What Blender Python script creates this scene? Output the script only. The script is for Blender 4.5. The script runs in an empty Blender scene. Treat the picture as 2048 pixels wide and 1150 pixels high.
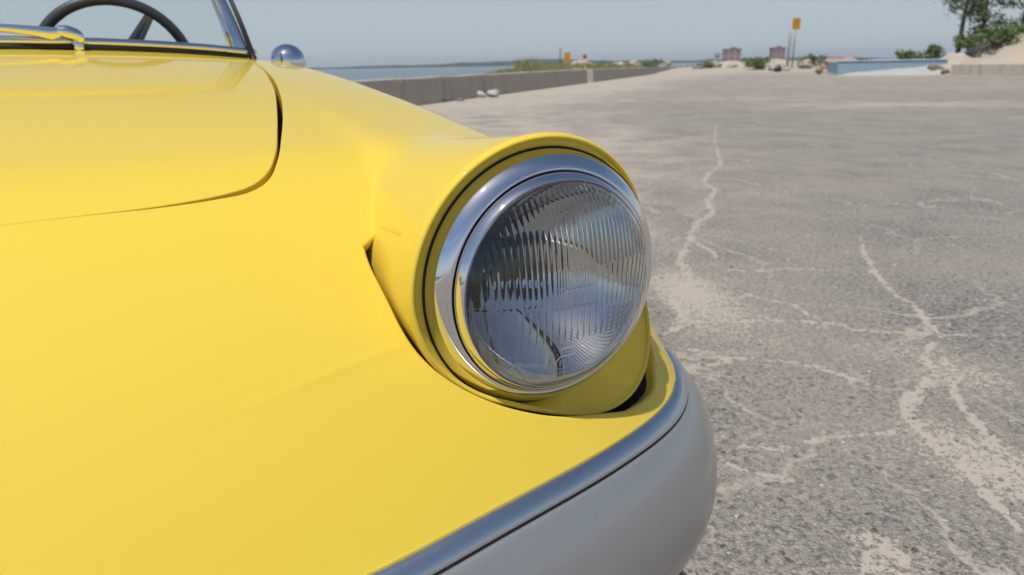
import bpy, math, random
import numpy as np
from mathutils import Vector, Matrix
from mathutils.geometry import delaunay_2d_cdt

R = math.radians
random.seed(7)
rng = np.random.default_rng(7)
SC = bpy.context.scene
COL = SC.collection

# ------------------------------------------------------------------ camera
CAM_H = 0.83
PITCH, ROLL = R(17.6), R(1.0)
cd = bpy.data.cameras.new('camera')
cam = bpy.data.objects.new('camera', cd)
COL.objects.link(cam)
SC.camera = cam
cd.sensor_width = 36.0
cd.lens = 1400.0 / 2048.0 * 36.0
cd.clip_start = 0.02
cd.clip_end = 20000
fw = Vector((0, math.cos(PITCH), -math.sin(PITCH)))
r0 = Vector((1, 0, 0)); u0 = r0.cross(fw)
rt = r0 * math.cos(ROLL) - u0 * math.sin(ROLL)
up = u0 * math.cos(ROLL) + r0 * math.sin(ROLL)
m = Matrix((rt, up, -fw)).transposed().to_4x4()
m.translation = Vector((0, 0, CAM_H))
cam.matrix_world = m
cd.dof.use_dof = True
cd.dof.focus_distance = 0.575
cd.dof.aperture_fstop = 10.5

# ------------------------------------------------------------------ sky and sun
SUN_DIR = Vector((-0.215, -0.363, 0.907)).normalized()
w = bpy.data.worlds.new('World'); SC.world = w; w.use_nodes = True
nt = w.node_tree; nt.nodes.clear()
wo = nt.nodes.new('ShaderNodeOutputWorld'); bg = nt.nodes.new('ShaderNodeBackground')
sky = nt.nodes.new('ShaderNodeTexSky'); sky.sky_type = 'NISHITA'; sky.sun_disc = False
sky.sun_elevation = math.asin(SUN_DIR.z)
sky.sun_rotation = math.atan2(SUN_DIR.x, SUN_DIR.y)
sky.altitude = 0; sky.air_density = 1.0; sky.dust_density = 0.8; sky.ozone_density = 1.6
bg.inputs['Strength'].default_value = 0.085
# thin high cloud over the whole sky
tc = nt.nodes.new('ShaderNodeTexCoord'); sep = nt.nodes.new('ShaderNodeSeparateXYZ')
nt.links.new(tc.outputs['Generated'], sep.inputs[0])
mx = nt.nodes.new('ShaderNodeMath'); mx.operation = 'MAXIMUM'; mx.inputs[1].default_value = 0.02
nt.links.new(sep.outputs['Z'], mx.inputs[0])
dvx = nt.nodes.new('ShaderNodeMath'); dvx.operation = 'DIVIDE'
dvy = nt.nodes.new('ShaderNodeMath'); dvy.operation = 'DIVIDE'
nt.links.new(sep.outputs['X'], dvx.inputs[0]); nt.links.new(mx.outputs[0], dvx.inputs[1])
nt.links.new(sep.outputs['Y'], dvy.inputs[0]); nt.links.new(mx.outputs[0], dvy.inputs[1])
cmb = nt.nodes.new('ShaderNodeCombineXYZ')
nt.links.new(dvx.outputs[0], cmb.inputs[0]); nt.links.new(dvy.outputs[0], cmb.inputs[1])
mp = nt.nodes.new('ShaderNodeMapping'); mp.inputs['Scale'].default_value = (0.35, 1.1, 1); mp.inputs['Rotation'].default_value = (0, 0, 0.5)
nt.links.new(cmb.outputs[0], mp.inputs[0])
cn = nt.nodes.new('ShaderNodeTexNoise'); cn.inputs['Scale'].default_value = 1.1; cn.inputs['Detail'].default_value = 7; cn.inputs['Roughness'].default_value = 0.55
nt.links.new(mp.outputs[0], cn.inputs['Vector'])
cr = nt.nodes.new('ShaderNodeValToRGB'); cr.color_ramp.elements[0].position = 0.52; cr.color_ramp.elements[1].position = 0.85
cr.color_ramp.elements[0].color = (0, 0, 0, 1); cr.color_ramp.elements[1].color = (0.45, 0.45, 0.45, 1)
nt.links.new(cn.outputs['Fac'], cr.inputs[0])
fade = nt.nodes.new('ShaderNodeMapRange'); fade.inputs[1].default_value = 0.015; fade.inputs[2].default_value = 0.12
nt.links.new(sep.outputs['Z'], fade.inputs[0])
cml = nt.nodes.new('ShaderNodeMath'); cml.operation = 'MULTIPLY'; nt.links.new(cr.outputs[0], cml.inputs[0]); nt.links.new(fade.outputs[0], cml.inputs[1])
hz = nt.nodes.new('ShaderNodeMapRange'); hz.interpolation_type = 'SMOOTHSTEP'      # sea haze low in the sky, the same all round
hz.inputs[1].default_value = -0.02; hz.inputs[2].default_value = 0.26; hz.inputs[3].default_value = 0.92; hz.inputs[4].default_value = 0.0
nt.links.new(sep.outputs['Z'], hz.inputs[0])
mixh = nt.nodes.new('ShaderNodeMix'); mixh.data_type = 'RGBA'; mixh.inputs[7].default_value = (5.7, 6.6, 7.4, 1)
nt.links.new(hz.outputs[0], mixh.inputs[0]); nt.links.new(sky.outputs[0], mixh.inputs[6])
mixc = nt.nodes.new('ShaderNodeMix'); mixc.data_type = 'RGBA'; mixc.inputs[7].default_value = (7.3, 7.7, 8.2, 1)
nt.links.new(cml.outputs[0], mixc.inputs[0]); nt.links.new(mixh.outputs[2], mixc.inputs[6])
nt.links.new(mixc.outputs[2], bg.inputs['Color']); nt.links.new(bg.outputs[0], wo.inputs['Surface'])

sd = bpy.data.lights.new('sun', 'SUN'); sd.energy = 3.75; sd.angle = R(0.53); sd.color = (1.0, 0.955, 0.88)
so = bpy.data.objects.new('sun', sd); COL.objects.link(so)
so.rotation_mode = 'QUATERNION'; so.rotation_quaternion = SUN_DIR.to_track_quat('Z', 'Y')
so.location = (-5, -3, 20)

SC.render.engine = 'CYCLES'
SC.view_settings.view_transform = 'Standard'; SC.view_settings.look = 'None'
SC.view_settings.exposure = 0.0; SC.view_settings.gamma = 1.0; SC.view_settings.use_curve_mapping = False
cy = SC.cycles
cy.max_bounces = 14; cy.diffuse_bounces = 4; cy.glossy_bounces = 8; cy.transmission_bounces = 12; cy.transparent_max_bounces = 16
cy.sample_clamp_indirect = 8.0; cy.use_denoising = True; cy.blur_glossy = 0.1
try: cy.denoiser = 'OPENIMAGEDENOISE'
except Exception: pass

# ------------------------------------------------------------------ helpers
def tag(o, label, cat, group=None):
    o['label'] = label; o['category'] = cat
    if group: o['group'] = group
    return o
def empty(name, loc=(0, 0, 0), rz=0.0):
    o = bpy.data.objects.new(name, None); COL.objects.link(o); o.location = loc; o.rotation_euler = (0, 0, rz)
    o.empty_display_size = 0.1
    return o
def mesh(name, verts, faces, mat, parent=None, smooth=True, normals=None, kind=None):
    me = bpy.data.meshes.new(name)
    me.from_pydata([tuple(map(float, v)) for v in verts], [], [tuple(int(i) for i in f) for f in faces])
    if smooth: me.polygons.foreach_set('use_smooth', [True] * len(me.polygons))
    me.update()
    if normals is not None:
        N_ = np.asarray(normals, float); V_ = np.asarray(verts, float); fl = []
        for f_ in faces:
            f_ = list(f_); g_ = np.cross(V_[f_[1]]-V_[f_[0]], V_[f_[2]]-V_[f_[0]])
            if len(f_) > 3 and np.abs(g_).sum() < 1e-12: g_ = np.cross(V_[f_[2]]-V_[f_[0]], V_[f_[3]]-V_[f_[0]])
            fl.append(f_ if g_ @ (N_[f_[0]]+N_[f_[1]]+N_[f_[2]]) >= 0 else f_[::-1])
        me.clear_geometry()
        me.from_pydata([tuple(map(float, v)) for v in verts], [], [tuple(int(i) for i in f) for f in fl])
        me.polygons.foreach_set('use_smooth', [True] * len(me.polygons)); me.update()
        me.normals_split_custom_set_from_vertices([tuple(map(float, n)) for n in normals])
    if mat is not None: me.materials.append(mat)
    o = bpy.data.objects.new(name, me); COL.objects.link(o)
    if parent is not None: o.parent = parent
    if kind: o['kind'] = kind
    return o
class MB:
    def __init__(s): s.v = []; s.f = []
    def add(s, v, f):
        k = len(s.v); s.v.extend([tuple(map(float, p)) for p in v]); s.f.extend([tuple(int(i) + k for i in q) for q in f]); return s
    def box(s, x0, x1, y0, y1, z0, z1):
        v = [(x0,y0,z0),(x1,y0,z0),(x1,y1,z0),(x0,y1,z0),(x0,y0,z1),(x1,y0,z1),(x1,y1,z1),(x0,y1,z1)]
        return s.add(v, [(0,3,2,1),(4,5,6,7),(0,1,5,4),(1,2,6,5),(2,3,7,6),(3,0,4,7)])
    def build(s, name, mat, parent=None, smooth=False, kind=None): return mesh(name, s.v, s.f, mat, parent, smooth, kind=kind)
def bevel(o, wd, seg=2, ang=0.6):
    b = o.modifiers.new('bevel', 'BEVEL'); b.width = wd; b.segments = seg; b.limit_method = 'ANGLE'; b.angle_limit = ang
    return o
def catmull(P, n, closed=False):
    P = np.asarray(P, float); N = len(P)
    if closed: Q = np.concatenate([P[-1:], P, P[:2]])
    else: Q = np.concatenate([2*P[:1]-P[1:2], P, 2*P[-1:]-P[-2:-1]])
    # centripetal-like: uniform parameter over chord length
    d = np.linalg.norm(np.diff(Q, axis=0), axis=1) ** 0.5; t = np.concatenate([[0], np.cumsum(d)])
    lo, hi = t[1], t[-2]
    out = []
    for s in np.linspace(lo, hi, n, endpoint=not closed):
        i = min(max(np.searchsorted(t, s, side='right') - 1, 1), len(Q) - 3)
        t0, t1, t2, t3 = t[i-1:i+3]; p0, p1, p2, p3 = Q[i-1:i+3]
        e = 1e-12
        a1 = (t1-s)/(t1-t0+e)*p0+(s-t0)/(t1-t0+e)*p1; a2 = (t2-s)/(t2-t1+e)*p1+(s-t1)/(t2-t1+e)*p2; a3 = (t3-s)/(t3-t2+e)*p2+(s-t2)/(t3-t2+e)*p3
        b1 = (t2-s)/(t2-t0+e)*a1+(s-t0)/(t2-t0+e)*a2; b2 = (t3-s)/(t3-t1+e)*a2+(s-t1)/(t3-t1+e)*a3
        out.append((t2-s)/(t2-t1+e)*b1+(s-t1)/(t2-t1+e)*b2)
    return np.array(out)
def resample(P, step, closed=False):
    P = np.asarray(P, float)
    if closed: P = np.concatenate([P, P[:1]])
    d = np.linalg.norm(np.diff(P, axis=0), axis=1); s = np.concatenate([[0], np.cumsum(d)])
    n = max(3, int(round(s[-1] / step)))
    q = np.linspace(0, s[-1], n + 1)
    out = np.stack([np.interp(q, s, P[:, k]) for k in range(P.shape[1])], 1)
    return out[:-1] if closed else out
def tube(path, rad, n=10, closed=False, cap=True):
    P = np.asarray(path, float); N = len(P)
    rad = np.broadcast_to(rad, (N,))
    T = np.gradient(P, axis=0) if not closed else np.roll(P, -1, 0) - np.roll(P, 1, 0)
    T /= np.linalg.norm(T, axis=1, keepdims=True)
    a = np.cross(T[0], [0, 0, 1.0])
    if np.linalg.norm(a) < 1e-3: a = np.cross(T[0], [0, 1.0, 0])
    v = []
    for i in range(N):
        a = a - T[i] * (a @ T[i]); a /= np.linalg.norm(a); b = np.cross(T[i], a)
        for k in range(n):
            c = 2 * math.pi * k / n
            v.append(P[i] + rad[i] * (math.cos(c) * a + math.sin(c) * b))
    f = []
    for i in range(N if closed else N - 1):
        j = (i + 1) % N
        for k in range(n):
            l = (k + 1) % n
            f.append((i*n+k, i*n+l, j*n+l, j*n+k))
    if cap and not closed:
        f.append(tuple(range(n))[::-1]); f.append(tuple((N-1)*n + k for k in range(n)))
    return v, f
def lathe_x(prof, v0, z0, n=96, closed=False):
    """profile (u, r) revolved about the axis parallel to local X through (v0, z0)"""
    v = []; f = []; N = len(prof)
    for (u, r) in prof:
        for k in range(n):
            c = 2*math.pi*k/n; v.append((u, v0 + r*math.cos(c), z0 + r*math.sin(c)))
    for i in range(N if closed else N-1):
        j = (i+1) % N
        for k in range(n):
            l = (k+1) % n; f.append((i*n+k, i*n+l, j*n+l, j*n+k))
    return v, f
def sweep(path, outn, section, closed_section=False):
    """path 3D points with horizontal outward normals, section of (out, dz)"""
    v = []; f = []; M = len(section)
    for p, o in zip(path, outn):
        for (a, b) in section: v.append((p[0]+o[0]*a, p[1]+o[1]*a, p[2]+b))
    for i in range(len(path)-1):
        for k in range(M if closed_section else M-1):
            l = (k+1) % M; f.append((i*M+k, (i+1)*M+k, (i+1)*M+l, i*M+l))
    return v, f

# ------------------------------------------------------------------ materials
def pmat(name, col, rough=0.5, metal=0.0, **kw):
    mt = bpy.data.materials.new(name); mt.use_nodes = True
    b = mt.node_tree.nodes['Principled BSDF']
    b.inputs['Base Color'].default_value = (*col, 1); b.inputs['Roughness'].default_value = rough; b.inputs['Metallic'].default_value = metal
    for k, v in kw.items(): b.inputs[k.replace('_', ' ')].default_value = v
    return mt
class NT:
    def __init__(s, mt): s.t = mt.node_tree; s.n = s.t.nodes; s.b = s.n['Principled BSDF']
    def new(s, ty, **kw):
        n = s.n.new(ty)
        for k, v in kw.items():
            if k.startswith('i_'): n.inputs[k[2:].replace('_', ' ')].default_value = v
            else: setattr(n, k, v)
        return n
    def link(s, a, b): s.t.links.new(a, b)
    def math(s, op, a, b=None, c=None, clamp=False):
        n = s.n.new('ShaderNodeMath'); n.operation = op; n.use_clamp = clamp
        for i, x in enumerate((a, b, c)):
            if x is None: continue
            if isinstance(x, (int, float)): n.inputs[i].default_value = x
            else: s.link(x, n.inputs[i])
        return n.outputs[0]
    def mix(s, f, a, b, blend='MIX'):
        n = s.n.new('ShaderNodeMix'); n.data_type = 'RGBA'; n.blend_type = blend
        for i, x in ((0, f), (6, a), (7, b)):
            if isinstance(x, tuple): n.inputs[i].default_value = (*x, 1)
            elif isinstance(x, (int, float)): n.inputs[i].default_value = x
            else: s.link(x, n.inputs[i])
        return n.outputs[2]
    def ramp(s, x, stops):
        n = s.n.new('ShaderNodeValToRGB'); e = n.color_ramp.elements
        while len(e) < len(stops): e.new(0.5)
        for q, (p, c) in zip(e, stops):
            q.position = p; q.color = (c, c, c, 1) if isinstance(c, (int, float)) else (*c, 1)
        s.link(x, n.inputs[0]); return n.outputs[0]
    def noise(s, vec, scale, detail=4, rough=0.5, dist=0.0):
        n = s.new('ShaderNodeTexNoise'); n.inputs['Scale'].default_value = scale; n.inputs['Detail'].default_value = detail
        n.inputs['Roughness'].default_value = rough; n.inputs['Distortion'].default_value = dist
        if vec is not None: s.link(vec, n.inputs['Vector'])
        return n.outputs['Fac']
    def vor(s, vec, scale, feature='F1', out='Distance', rand=1.0):
        n = s.new('ShaderNodeTexVoronoi'); n.feature = feature; n.inputs['Scale'].default_value = scale; n.inputs['Randomness'].default_value = rand
        if vec is not None: s.link(vec, n.inputs['Vector'])
        return n.outputs[out]
    def bump(s, h, strength, dist):
        n = s.new('ShaderNodeBump'); n.inputs['Strength'].default_value = strength; n.inputs['Distance'].default_value = dist
        s.link(h, n.inputs['Height']); s.link(n.outputs[0], s.b.inputs['Normal'])

def paint_mat():
    mt = pmat('yellow_paint', (0.86, 0.56, 0.035), 0.6, 0.0, Coat_Weight=0.68, Coat_Roughness=0.012, Coat_IOR=1.38, Specular_IOR_Level=0.05)
    t = NT(mt); tcn = t.new('ShaderNodeTexCoord'); ob = tcn.outputs['Object']
    # faint waviness and a little dust in the lacquer
    wv = t.noise(ob, 3.0, 3, 0.5)
    c = t.mix(t.math('MULTIPLY', wv, 0.10), (0.79, 0.58, 0.068), (0.74, 0.535, 0.058))
    sp = t.vor(ob, 26, 'F1'); spk = t.math('LESS_THAN', sp, 0.018)
    nmask = t.math('GREATER_THAN', t.noise(ob, 9, 1), 0.60)
    c = t.mix(t.math('MULTIPLY', spk, nmask), c, (0.35, 0.22, 0.03))
    t.link(c, t.b.inputs['Base Color'])
    n = t.new('ShaderNodeBump'); n.inputs['Strength'].default_value = 0.05; n.inputs['Distance'].default_value = 0.0006
    t.link(t.noise(ob, 220, 2), n.inputs['Height']); t.link(n.outputs[0], t.b.inputs['Coat Normal'])
    du = t.noise(ob, 60, 5, 0.7)
    t.link(t.ramp(du, [(0.35, 0.012), (0.75, 0.05)]), t.b.inputs['Coat Roughness'])
    return mt
M_PAINT = paint_mat()
def silver_mat():
    mt = pmat('silver_metallic_paint', (0.36, 0.365, 0.37), 0.42, 0.55, Coat_Weight=0.6, Coat_Roughness=0.08)
    t = NT(mt); ob = t.new('ShaderNodeTexCoord').outputs['Object']
    f = t.vor(ob, 2200, 'F1', 'Color')
    s = t.new('ShaderNodeSeparateColor'); t.link(f, s.inputs[0])
    t.link(t.mix(t.math('GREATER_THAN', s.outputs[0], 0.997), (0.36, 0.365, 0.37), (0.68, 0.69, 0.70)), t.b.inputs['Base Color'])
    fl = t.math('ADD', t.math('MULTIPLY', s.outputs[1], 0.12), 0.34); t.link(fl, t.b.inputs['Roughness'])
    return mt
M_SILVER = silver_mat()
def chrome_mat(name, rough, col=(0.80, 0.80, 0.82), dust=0.0):
    mt = pmat(name, col, rough, 1.0)
    t = NT(mt); ob = t.new('ShaderNodeTexCoord').outputs['Object']
    d = t.noise(ob, 90, 6, 0.75)
    t.link(t.ramp(d, [(0.45, rough), (0.8, rough + dust)]), t.b.inputs['Roughness'])
    t.bump(t.noise(ob, 35, 2), 0.06, 0.0008)
    return mt
M_CHROME = chrome_mat('chrome', 0.012, dust=0.05)
M_TRIM = chrome_mat('brushed_trim', 0.30, (0.62, 0.65, 0.68), 0.02)
M_MIRRORMETAL = pmat('reflector_metal', (0.66, 0.66, 0.66), 0.01, 1.0)
M_RUBBER = pmat('black_rubber', (0.012, 0.012, 0.013), 0.55)
M_DARK = pmat('dark_void', (0.01, 0.01, 0.01), 0.9)
M_BULB = pmat('dark_bulb_metal', (0.10, 0.09, 0.08), 0.35, 0.8)
M_WHEELRIM = pmat('steering_bakelite', (0.055, 0.055, 0.07), 0.45)  # haze and glass reflection over the wheel are put into this lightened colour
M_SPOKE = pmat('steering_spoke_alloy', (0.22, 0.24, 0.27), 0.45, 0.3)
M_LEATHER = pmat('black_leather', (0.02, 0.018, 0.017), 0.5)
M_TYRE = pmat('tyre_rubber', (0.025, 0.024, 0.024), 0.8)
def glass_mat(name, ior=1.47, col=(0.97, 0.98, 0.98)):
    mt = pmat(name, col, 0.0, 0.0, IOR=ior); mt.node_tree.nodes['Principled BSDF'].inputs['Transmission Weight'].default_value = 1.0
    return mt
M_GLASS = glass_mat('lens_glass', 1.47, (0.93, 0.94, 0.94)); M_MIRRORGLASS = pmat('mirror_glass', (0.86, 0.86, 0.87), 0.015, 1.0)
def pane_mat():
    mt = bpy.data.materials.new('windscreen_glass'); mt.use_nodes = True; t = mt.node_tree; t.nodes.clear()
    o = t.nodes.new('ShaderNodeOutputMaterial'); mx_ = t.nodes.new('ShaderNodeMixShader'); tr = t.nodes.new('ShaderNodeBsdfTransparent'); gl = t.nodes.new('ShaderNodeBsdfGlossy')
    fr = t.nodes.new('ShaderNodeFresnel'); fr.inputs[0].default_value = 1.22
    tr.inputs[0].default_value = (0.93, 0.965, 0.96, 1); gl.inputs['Roughness'].default_value = 0.0
    t.links.new(fr.outputs[0], mx_.inputs[0]); t.links.new(tr.outputs[0], mx_.inputs[1]); t.links.new(gl.outputs[0], mx_.inputs[2]); t.links.new(mx_.outputs[0], o.inputs[0])
    return mt
M_PANE = pane_mat()

# ================================================================== the setting
WALL_P = np.array([-0.7, 20.4]); WALL_DIR = np.array([0.313, 0.95]); WALL_DIR /= np.linalg.norm(WALL_DIR)   # foot line of the sea wall
WALL_N = np.array([-WALL_DIR[1], WALL_DIR[0]])                        # towards the sea
def smooth01(x): x = np.clip(x, 0, 1); return x*x*(3-2*x)
def wall_s(x, y): return (x-WALL_P[0])*WALL_N[0] + (y-WALL_P[1])*WALL_N[1]

CRACKS = [
 ([(3.079,10.64),(2.286,7.923),(1.972,6.674),(1.768,5.903),(1.55,5.472),(1.383,5.004),(1.407,4.747),(1.231,4.338),(1.169,3.969),(1.008,3.714),(0.884,3.367),(0.897,3.244),(0.928,3.092),(0.88,2.893)],.026),
 ([(0.884,3.367),(0.743,2.975),(0.722,2.674),(0.588,2.431),(0.586,2.219),(0.489,2.094)],.035),
 ([(0.867,2.847),(0.981,2.779),(1.169,2.816),(1.248,2.8),(1.415,2.752)],.016),
 ([(1.73,3.378),(1.603,3.09),(1.533,2.874),(1.477,2.719),(1.41,2.432),(1.421,2.335),(1.387,2.243),(1.362,2.128),(1.345,2.049)],.017),
 ([(0.704,2.489),(0.846,2.446),(0.877,2.479),(0.946,2.4),(0.999,2.375),(1.013,2.283),(1.001,2.213)],.013),
 ([(0.469,2.078),(0.512,2.129),(0.629,2.203),(0.774,2.2),(0.975,2.19),(1.075,2.157),(1.102,2.092),(1.208,2.082),(1.353,2.045),(1.601,2.037)],.017),
 ([(0.469,1.982),(0.577,1.95),(0.615,1.892),(0.721,1.887),(0.791,1.859),(0.857,1.828),(0.906,1.765),(0.953,1.706),(0.997,1.65)],.014),
 ([(0.47,1.82),(0.548,1.841),(0.643,1.876)],.012),
 ([(1.341,2.032),(1.214,1.906),(1.145,1.732),(1.039,1.648),(0.965,1.549),(0.951,1.46),(0.954,1.376),(0.947,1.331),(0.951,1.274),(0.931,1.164),(0.927,1.088)],.026),
 ([(0.461,1.378),(0.526,1.399),(0.589,1.38),(0.661,1.41),(0.734,1.432),(0.793,1.439),(0.867,1.444),(0.927,1.477)],.012),
 ([(0.452,1.347),(0.482,1.302),(0.55,1.273),(0.597,1.252)],.010),
 ([(1.279,1.926),(1.153,1.664),(1.122,1.583),(1.098,1.488),(1.085,1.42),(1.078,1.349),(1.091,1.312)],.017),
 ([(3.225,5.807),(3.423,5.72),(3.492,5.565),(3.594,5.413),(3.624,5.226),(3.536,4.792)],.022),
 ([(0.585,0.98),(0.640,1.06),(0.672,1.00)],.035),
]
# a few more cracks outside the picture so the lot goes on the same way
for _ in range(26):
    ang = rng.uniform(0.9, 5.6) + math.pi/2; rr = rng.uniform(1.2, 9)
    p = np.array([math.cos(ang)*rr, math.sin(ang)*rr]); dr = rng.uniform(0, 6.28); pl = [tuple(p)]
    for k in range(9):
        dr += rng.normal()*0.5; p = p + 0.16*np.array([math.cos(dr), math.sin(dr)]); pl.append(tuple(p))
    CRACKS.append((pl, rng.uniform(.012, .03)))

def make_ground():
    th = np.concatenate([np.linspace(-R(48), R(48), 341), np.linspace(R(48), 2*math.pi-R(48), 72)[1:-1]])   # azimuth from +Y
    rr = np.concatenate([[0.15], np.geomspace(0.3, 0.8, 18)[:-1], np.geomspace(0.8, 8, 330)[:-1], np.geomspace(8, 90, 130)[:-1], np.geomspace(90, 4500, 36)])
    A, B = np.meshgrid(rr, th, indexing='ij')
    X = A*np.sin(B); Y = A*np.cos(B)
    s = wall_s(X, Y)
    Z = -4.0*smooth01((s-0.15)/5.0)
    # the lot ends in a low rise of sand beyond 60 m and falls to the water far away
    Z = Z + 0.35*smooth01((A-52)/25)*(s < 0) - 3.0*smooth01((A-330)/120)*((X < 900) & (s < 0))
    # sand mask: cracks first, then wide drifts
    near = (A < 12)
    px = X[near]; py = Y[near]; best = np.full(px.shape, -9.0)
    for pl, wd in CRACKS:
        for ks, ((x0, y0), (x1, y1)) in enumerate(zip(pl[:-1], pl[1:])):
            dx, dy = x1-x0, y1-y0; t = np.clip(((px-x0)*dx+(py-y0)*dy)/(dx*dx+dy*dy), 0, 1)
            d = np.hypot(px-x0-t*dx, py-y0-t*dy); q_ = (ks+t)/(len(pl)-1); wv = wd*(0.30+0.70*np.minimum(1, np.minimum(q_, 1-q_)*6))
            best = np.maximum(best, 1.0 - d/wv)
    sand = np.full(X.shape, -2.0); sand[near] = np.clip(best, -2, 1)
    def blob(x, y, rx, ry, amp, rot=0.0):
        c, sn = math.cos(rot), math.sin(rot); dx, dy = X-x, Y-y; a = (dx*c+dy*sn)/rx; b = (-dx*sn+dy*c)/ry
        return amp*np.exp(-(a*a+b*b))
    drift = blob(0.66, 2.42, .20, .42, .55) + blob(1.24, 1.80, .16, .26, .45, .4) + blob(1.0, 1.35, .14, .22, .45) + blob(0.66, 1.0, .12, .10, .6)
    drift += blob(0.5, 4.6, .75, 1.6, .38, .15) + blob(0.9, 8.5, 1.6, 3.5, .48) + blob(1.1, 1.15, .18, .2, .35)
    drift += 0.62*smooth01((s+6.0)/5.5) + 0.20*smooth01((A-9)/20) + 0.5*smooth01((A-45)/20)
    drift += blob(8.0, 13.5, 4.0, 1.2, .35) + blob(4.5, 17, 3.0, 1.5, .3)
    drift -= blob(2.6, 3.5, 1.3, 1.0, .18)
    v = np.stack([X, Y, Z], -1).reshape(-1, 3); n1, n2 = X.shape
    f = []
    for i in range(n1-1):
        for j in range(n2):
            k = (j+1) % n2; f.append((i*n2+j, i*n2+k, (i+1)*n2+k, (i+1)*n2+j))
    f.append(tuple(range(n2))[::-1])
    f = [q[::-1] for q in f]
    o = mesh('ground', v, f, None, kind='structure')
    for nm, arr in (('crack', sand), ('drift', drift)):
        at = o.data.attributes.new(nm, 'FLOAT', 'POINT'); at.data.foreach_set('value', arr.reshape(-1).astype(np.float32))
    return o

def ground_mat():
    mt = pmat('sandy_worn_asphalt', (0.25, 0.23, 0.2), 0.92); t = NT(mt); t.b.inputs['Specular IOR Level'].default_value = 0.25
    pos = t.new('ShaderNodeNewGeometry').outputs['Position']
    ca = t.new('ShaderNodeAttribute', attribute_name='crack').outputs['Fac']; da = t.new('ShaderNodeAttribute', attribute_name='drift').outputs['Fac']
    wob = t.new('ShaderNodeTexNoise'); wob.inputs['Scale'].default_value = 14; wob.inputs['Detail'].default_value = 5; t.link(pos, wob.inputs['Vector'])
    n_mid = t.noise(pos, 55, 5, 0.7); n_fine = t.noise(pos, 160, 3, 0.6); n_big = t.noise(pos, 1.6, 5, 0.6); n_huge = t.noise(pos, 0.22, 5, 0.55)
    # stones of the worn asphalt, sand packed between them
    warp = t.new('ShaderNodeVectorMath', operation='MULTIPLY_ADD'); t.link(wob.outputs['Color'], warp.inputs[0]); warp.inputs[1].default_value = (0.02, 0.02, 0); t.link(pos, warp.inputs[2])
    cellc = t.vor(warp.outputs[0], 105, 'F1', 'Color'); celld = t.vor(warp.outputs[0], 105, 'DISTANCE_TO_EDGE', 'Distance')
    cellb = t.vor(warp.outputs[0], 260, 'F1', 'Color')
    s = t.new('ShaderNodeSeparateColor'); t.link(cellc, s.inputs[0]); sb = t.new('ShaderNodeSeparateColor'); t.link(cellb, sb.inputs[0])
    val = t.math('ADD', t.math('MULTIPLY', s.outputs[0], 0.6), t.math('MULTIPLY', sb.outputs[0], 0.4))
    stone = t.ramp(val, [(0.0, (0.065, 0.062, 0.058)), (0.35, (0.165, 0.156, 0.145)), (0.7, (0.29, 0.272, 0.25)), (0.9, (0.41, 0.375, 0.335)), (1.0, (0.54, 0.50, 0.45))])
    odd = t.math('GREATER_THAN', s.outputs[1], 0.9965); stone = t.mix(odd, stone, (0.66, 0.62, 0.57))
    odd2 = t.math('LESS_THAN', s.outputs[2], 0.02); stone = t.mix(odd2, stone, (0.06, 0.056, 0.052))
    sandc = t.mix(n_fine, (0.395, 0.345, 0.288), (0.49, 0.43, 0.365))
    # amount of sand
    crack = t.math('ADD', ca, t.math('MULTIPLY', t.math('SUBTRACT', n_mid, 0.5), 5.5))
    crack = t.math('ADD', crack, t.math('MULTIPLY', t.math('SUBTRACT', wob.outputs['Fac'], 0.5), 3.0))
    crack = t.math('ADD', crack, t.math('MULTIPLY', t.math('SUBTRACT', n_fine, 0.5), 1.6))
    crackm = t.ramp(crack, [(0.12, 0.0), (0.40, 0.95)])
    g = t.math('ADD', da, t.math('MULTIPLY', t.math('SUBTRACT', n_big, 0.5), 1.1)); g = t.math('ADD', g, t.math('MULTIPLY', t.math('SUBTRACT', n_huge, 0.5), 0.9))
    thr = t.math('ADD', g, t.math('MULTIPLY', t.math('SUBTRACT', n_mid, 0.5), 1.9)); thr = t.math('ADD', thr, t.math('MULTIPLY', t.math('SUBTRACT', celld, 0.22), -0.9))
    driftm = t.ramp(thr, [(0.30, 0.0), (0.52, 1.0)])
    pits = t.math('MULTIPLY', t.ramp(celld, [(0.0, 1.0), (0.16, 0.0)]), t.ramp(t.math('ADD', g, n_fine), [(0.35, 0.0), (0.75, 0.75)]))
    w2 = t.new('ShaderNodeTexNoise'); w2.inputs['Scale'].default_value = 4.5; w2.inputs['Detail'].default_value = 6; w2.inputs['Roughness'].default_value = 0.6; t.link(pos, w2.inputs['Vector'])
    wp2 = t.new('ShaderNodeVectorMath', operation='MULTIPLY_ADD'); t.link(w2.outputs['Color'], wp2.inputs[0]); wp2.inputs[1].default_value = (0.35, 0.35, 0); t.link(pos, wp2.inputs[2])
    net = t.vor(wp2.outputs[0], 1.7, 'DISTANCE_TO_EDGE', 'Distance')
    netw = t.math('ADD', net, t.math('MULTIPLY', t.math('SUBTRACT', n_mid, 0.5), 0.06)); netw = t.math('ADD', netw, t.math('MULTIPLY', t.math('SUBTRACT', n_big, 0.5), 0.06))
    netm = t.ramp(netw, [(0.002, 0.7), (0.013, 0.0)])
    crackm = t.math('MAXIMUM', crackm, netm)
    sm = t.math('MAXIMUM', t.math('MAXIMUM', crackm, driftm), pits)
    mott = t.ramp(t.math('ADD', t.noise(pos, 58, 6, 0.72), t.math('MULTIPLY', t.math('SUBTRACT', n_big, 0.5), 0.25)), [(0.455, 0.0), (0.54, 0.9)])
    stone = t.mix(mott, stone, (0.385, 0.345, 0.30))
    # flat dusting keeps the asphalt pale
    tint = t.mix(t.ramp(n_big, [(0.3, 0.0), (0.75, 0.22)]), stone, (0.385, 0.34, 0.29))
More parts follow.
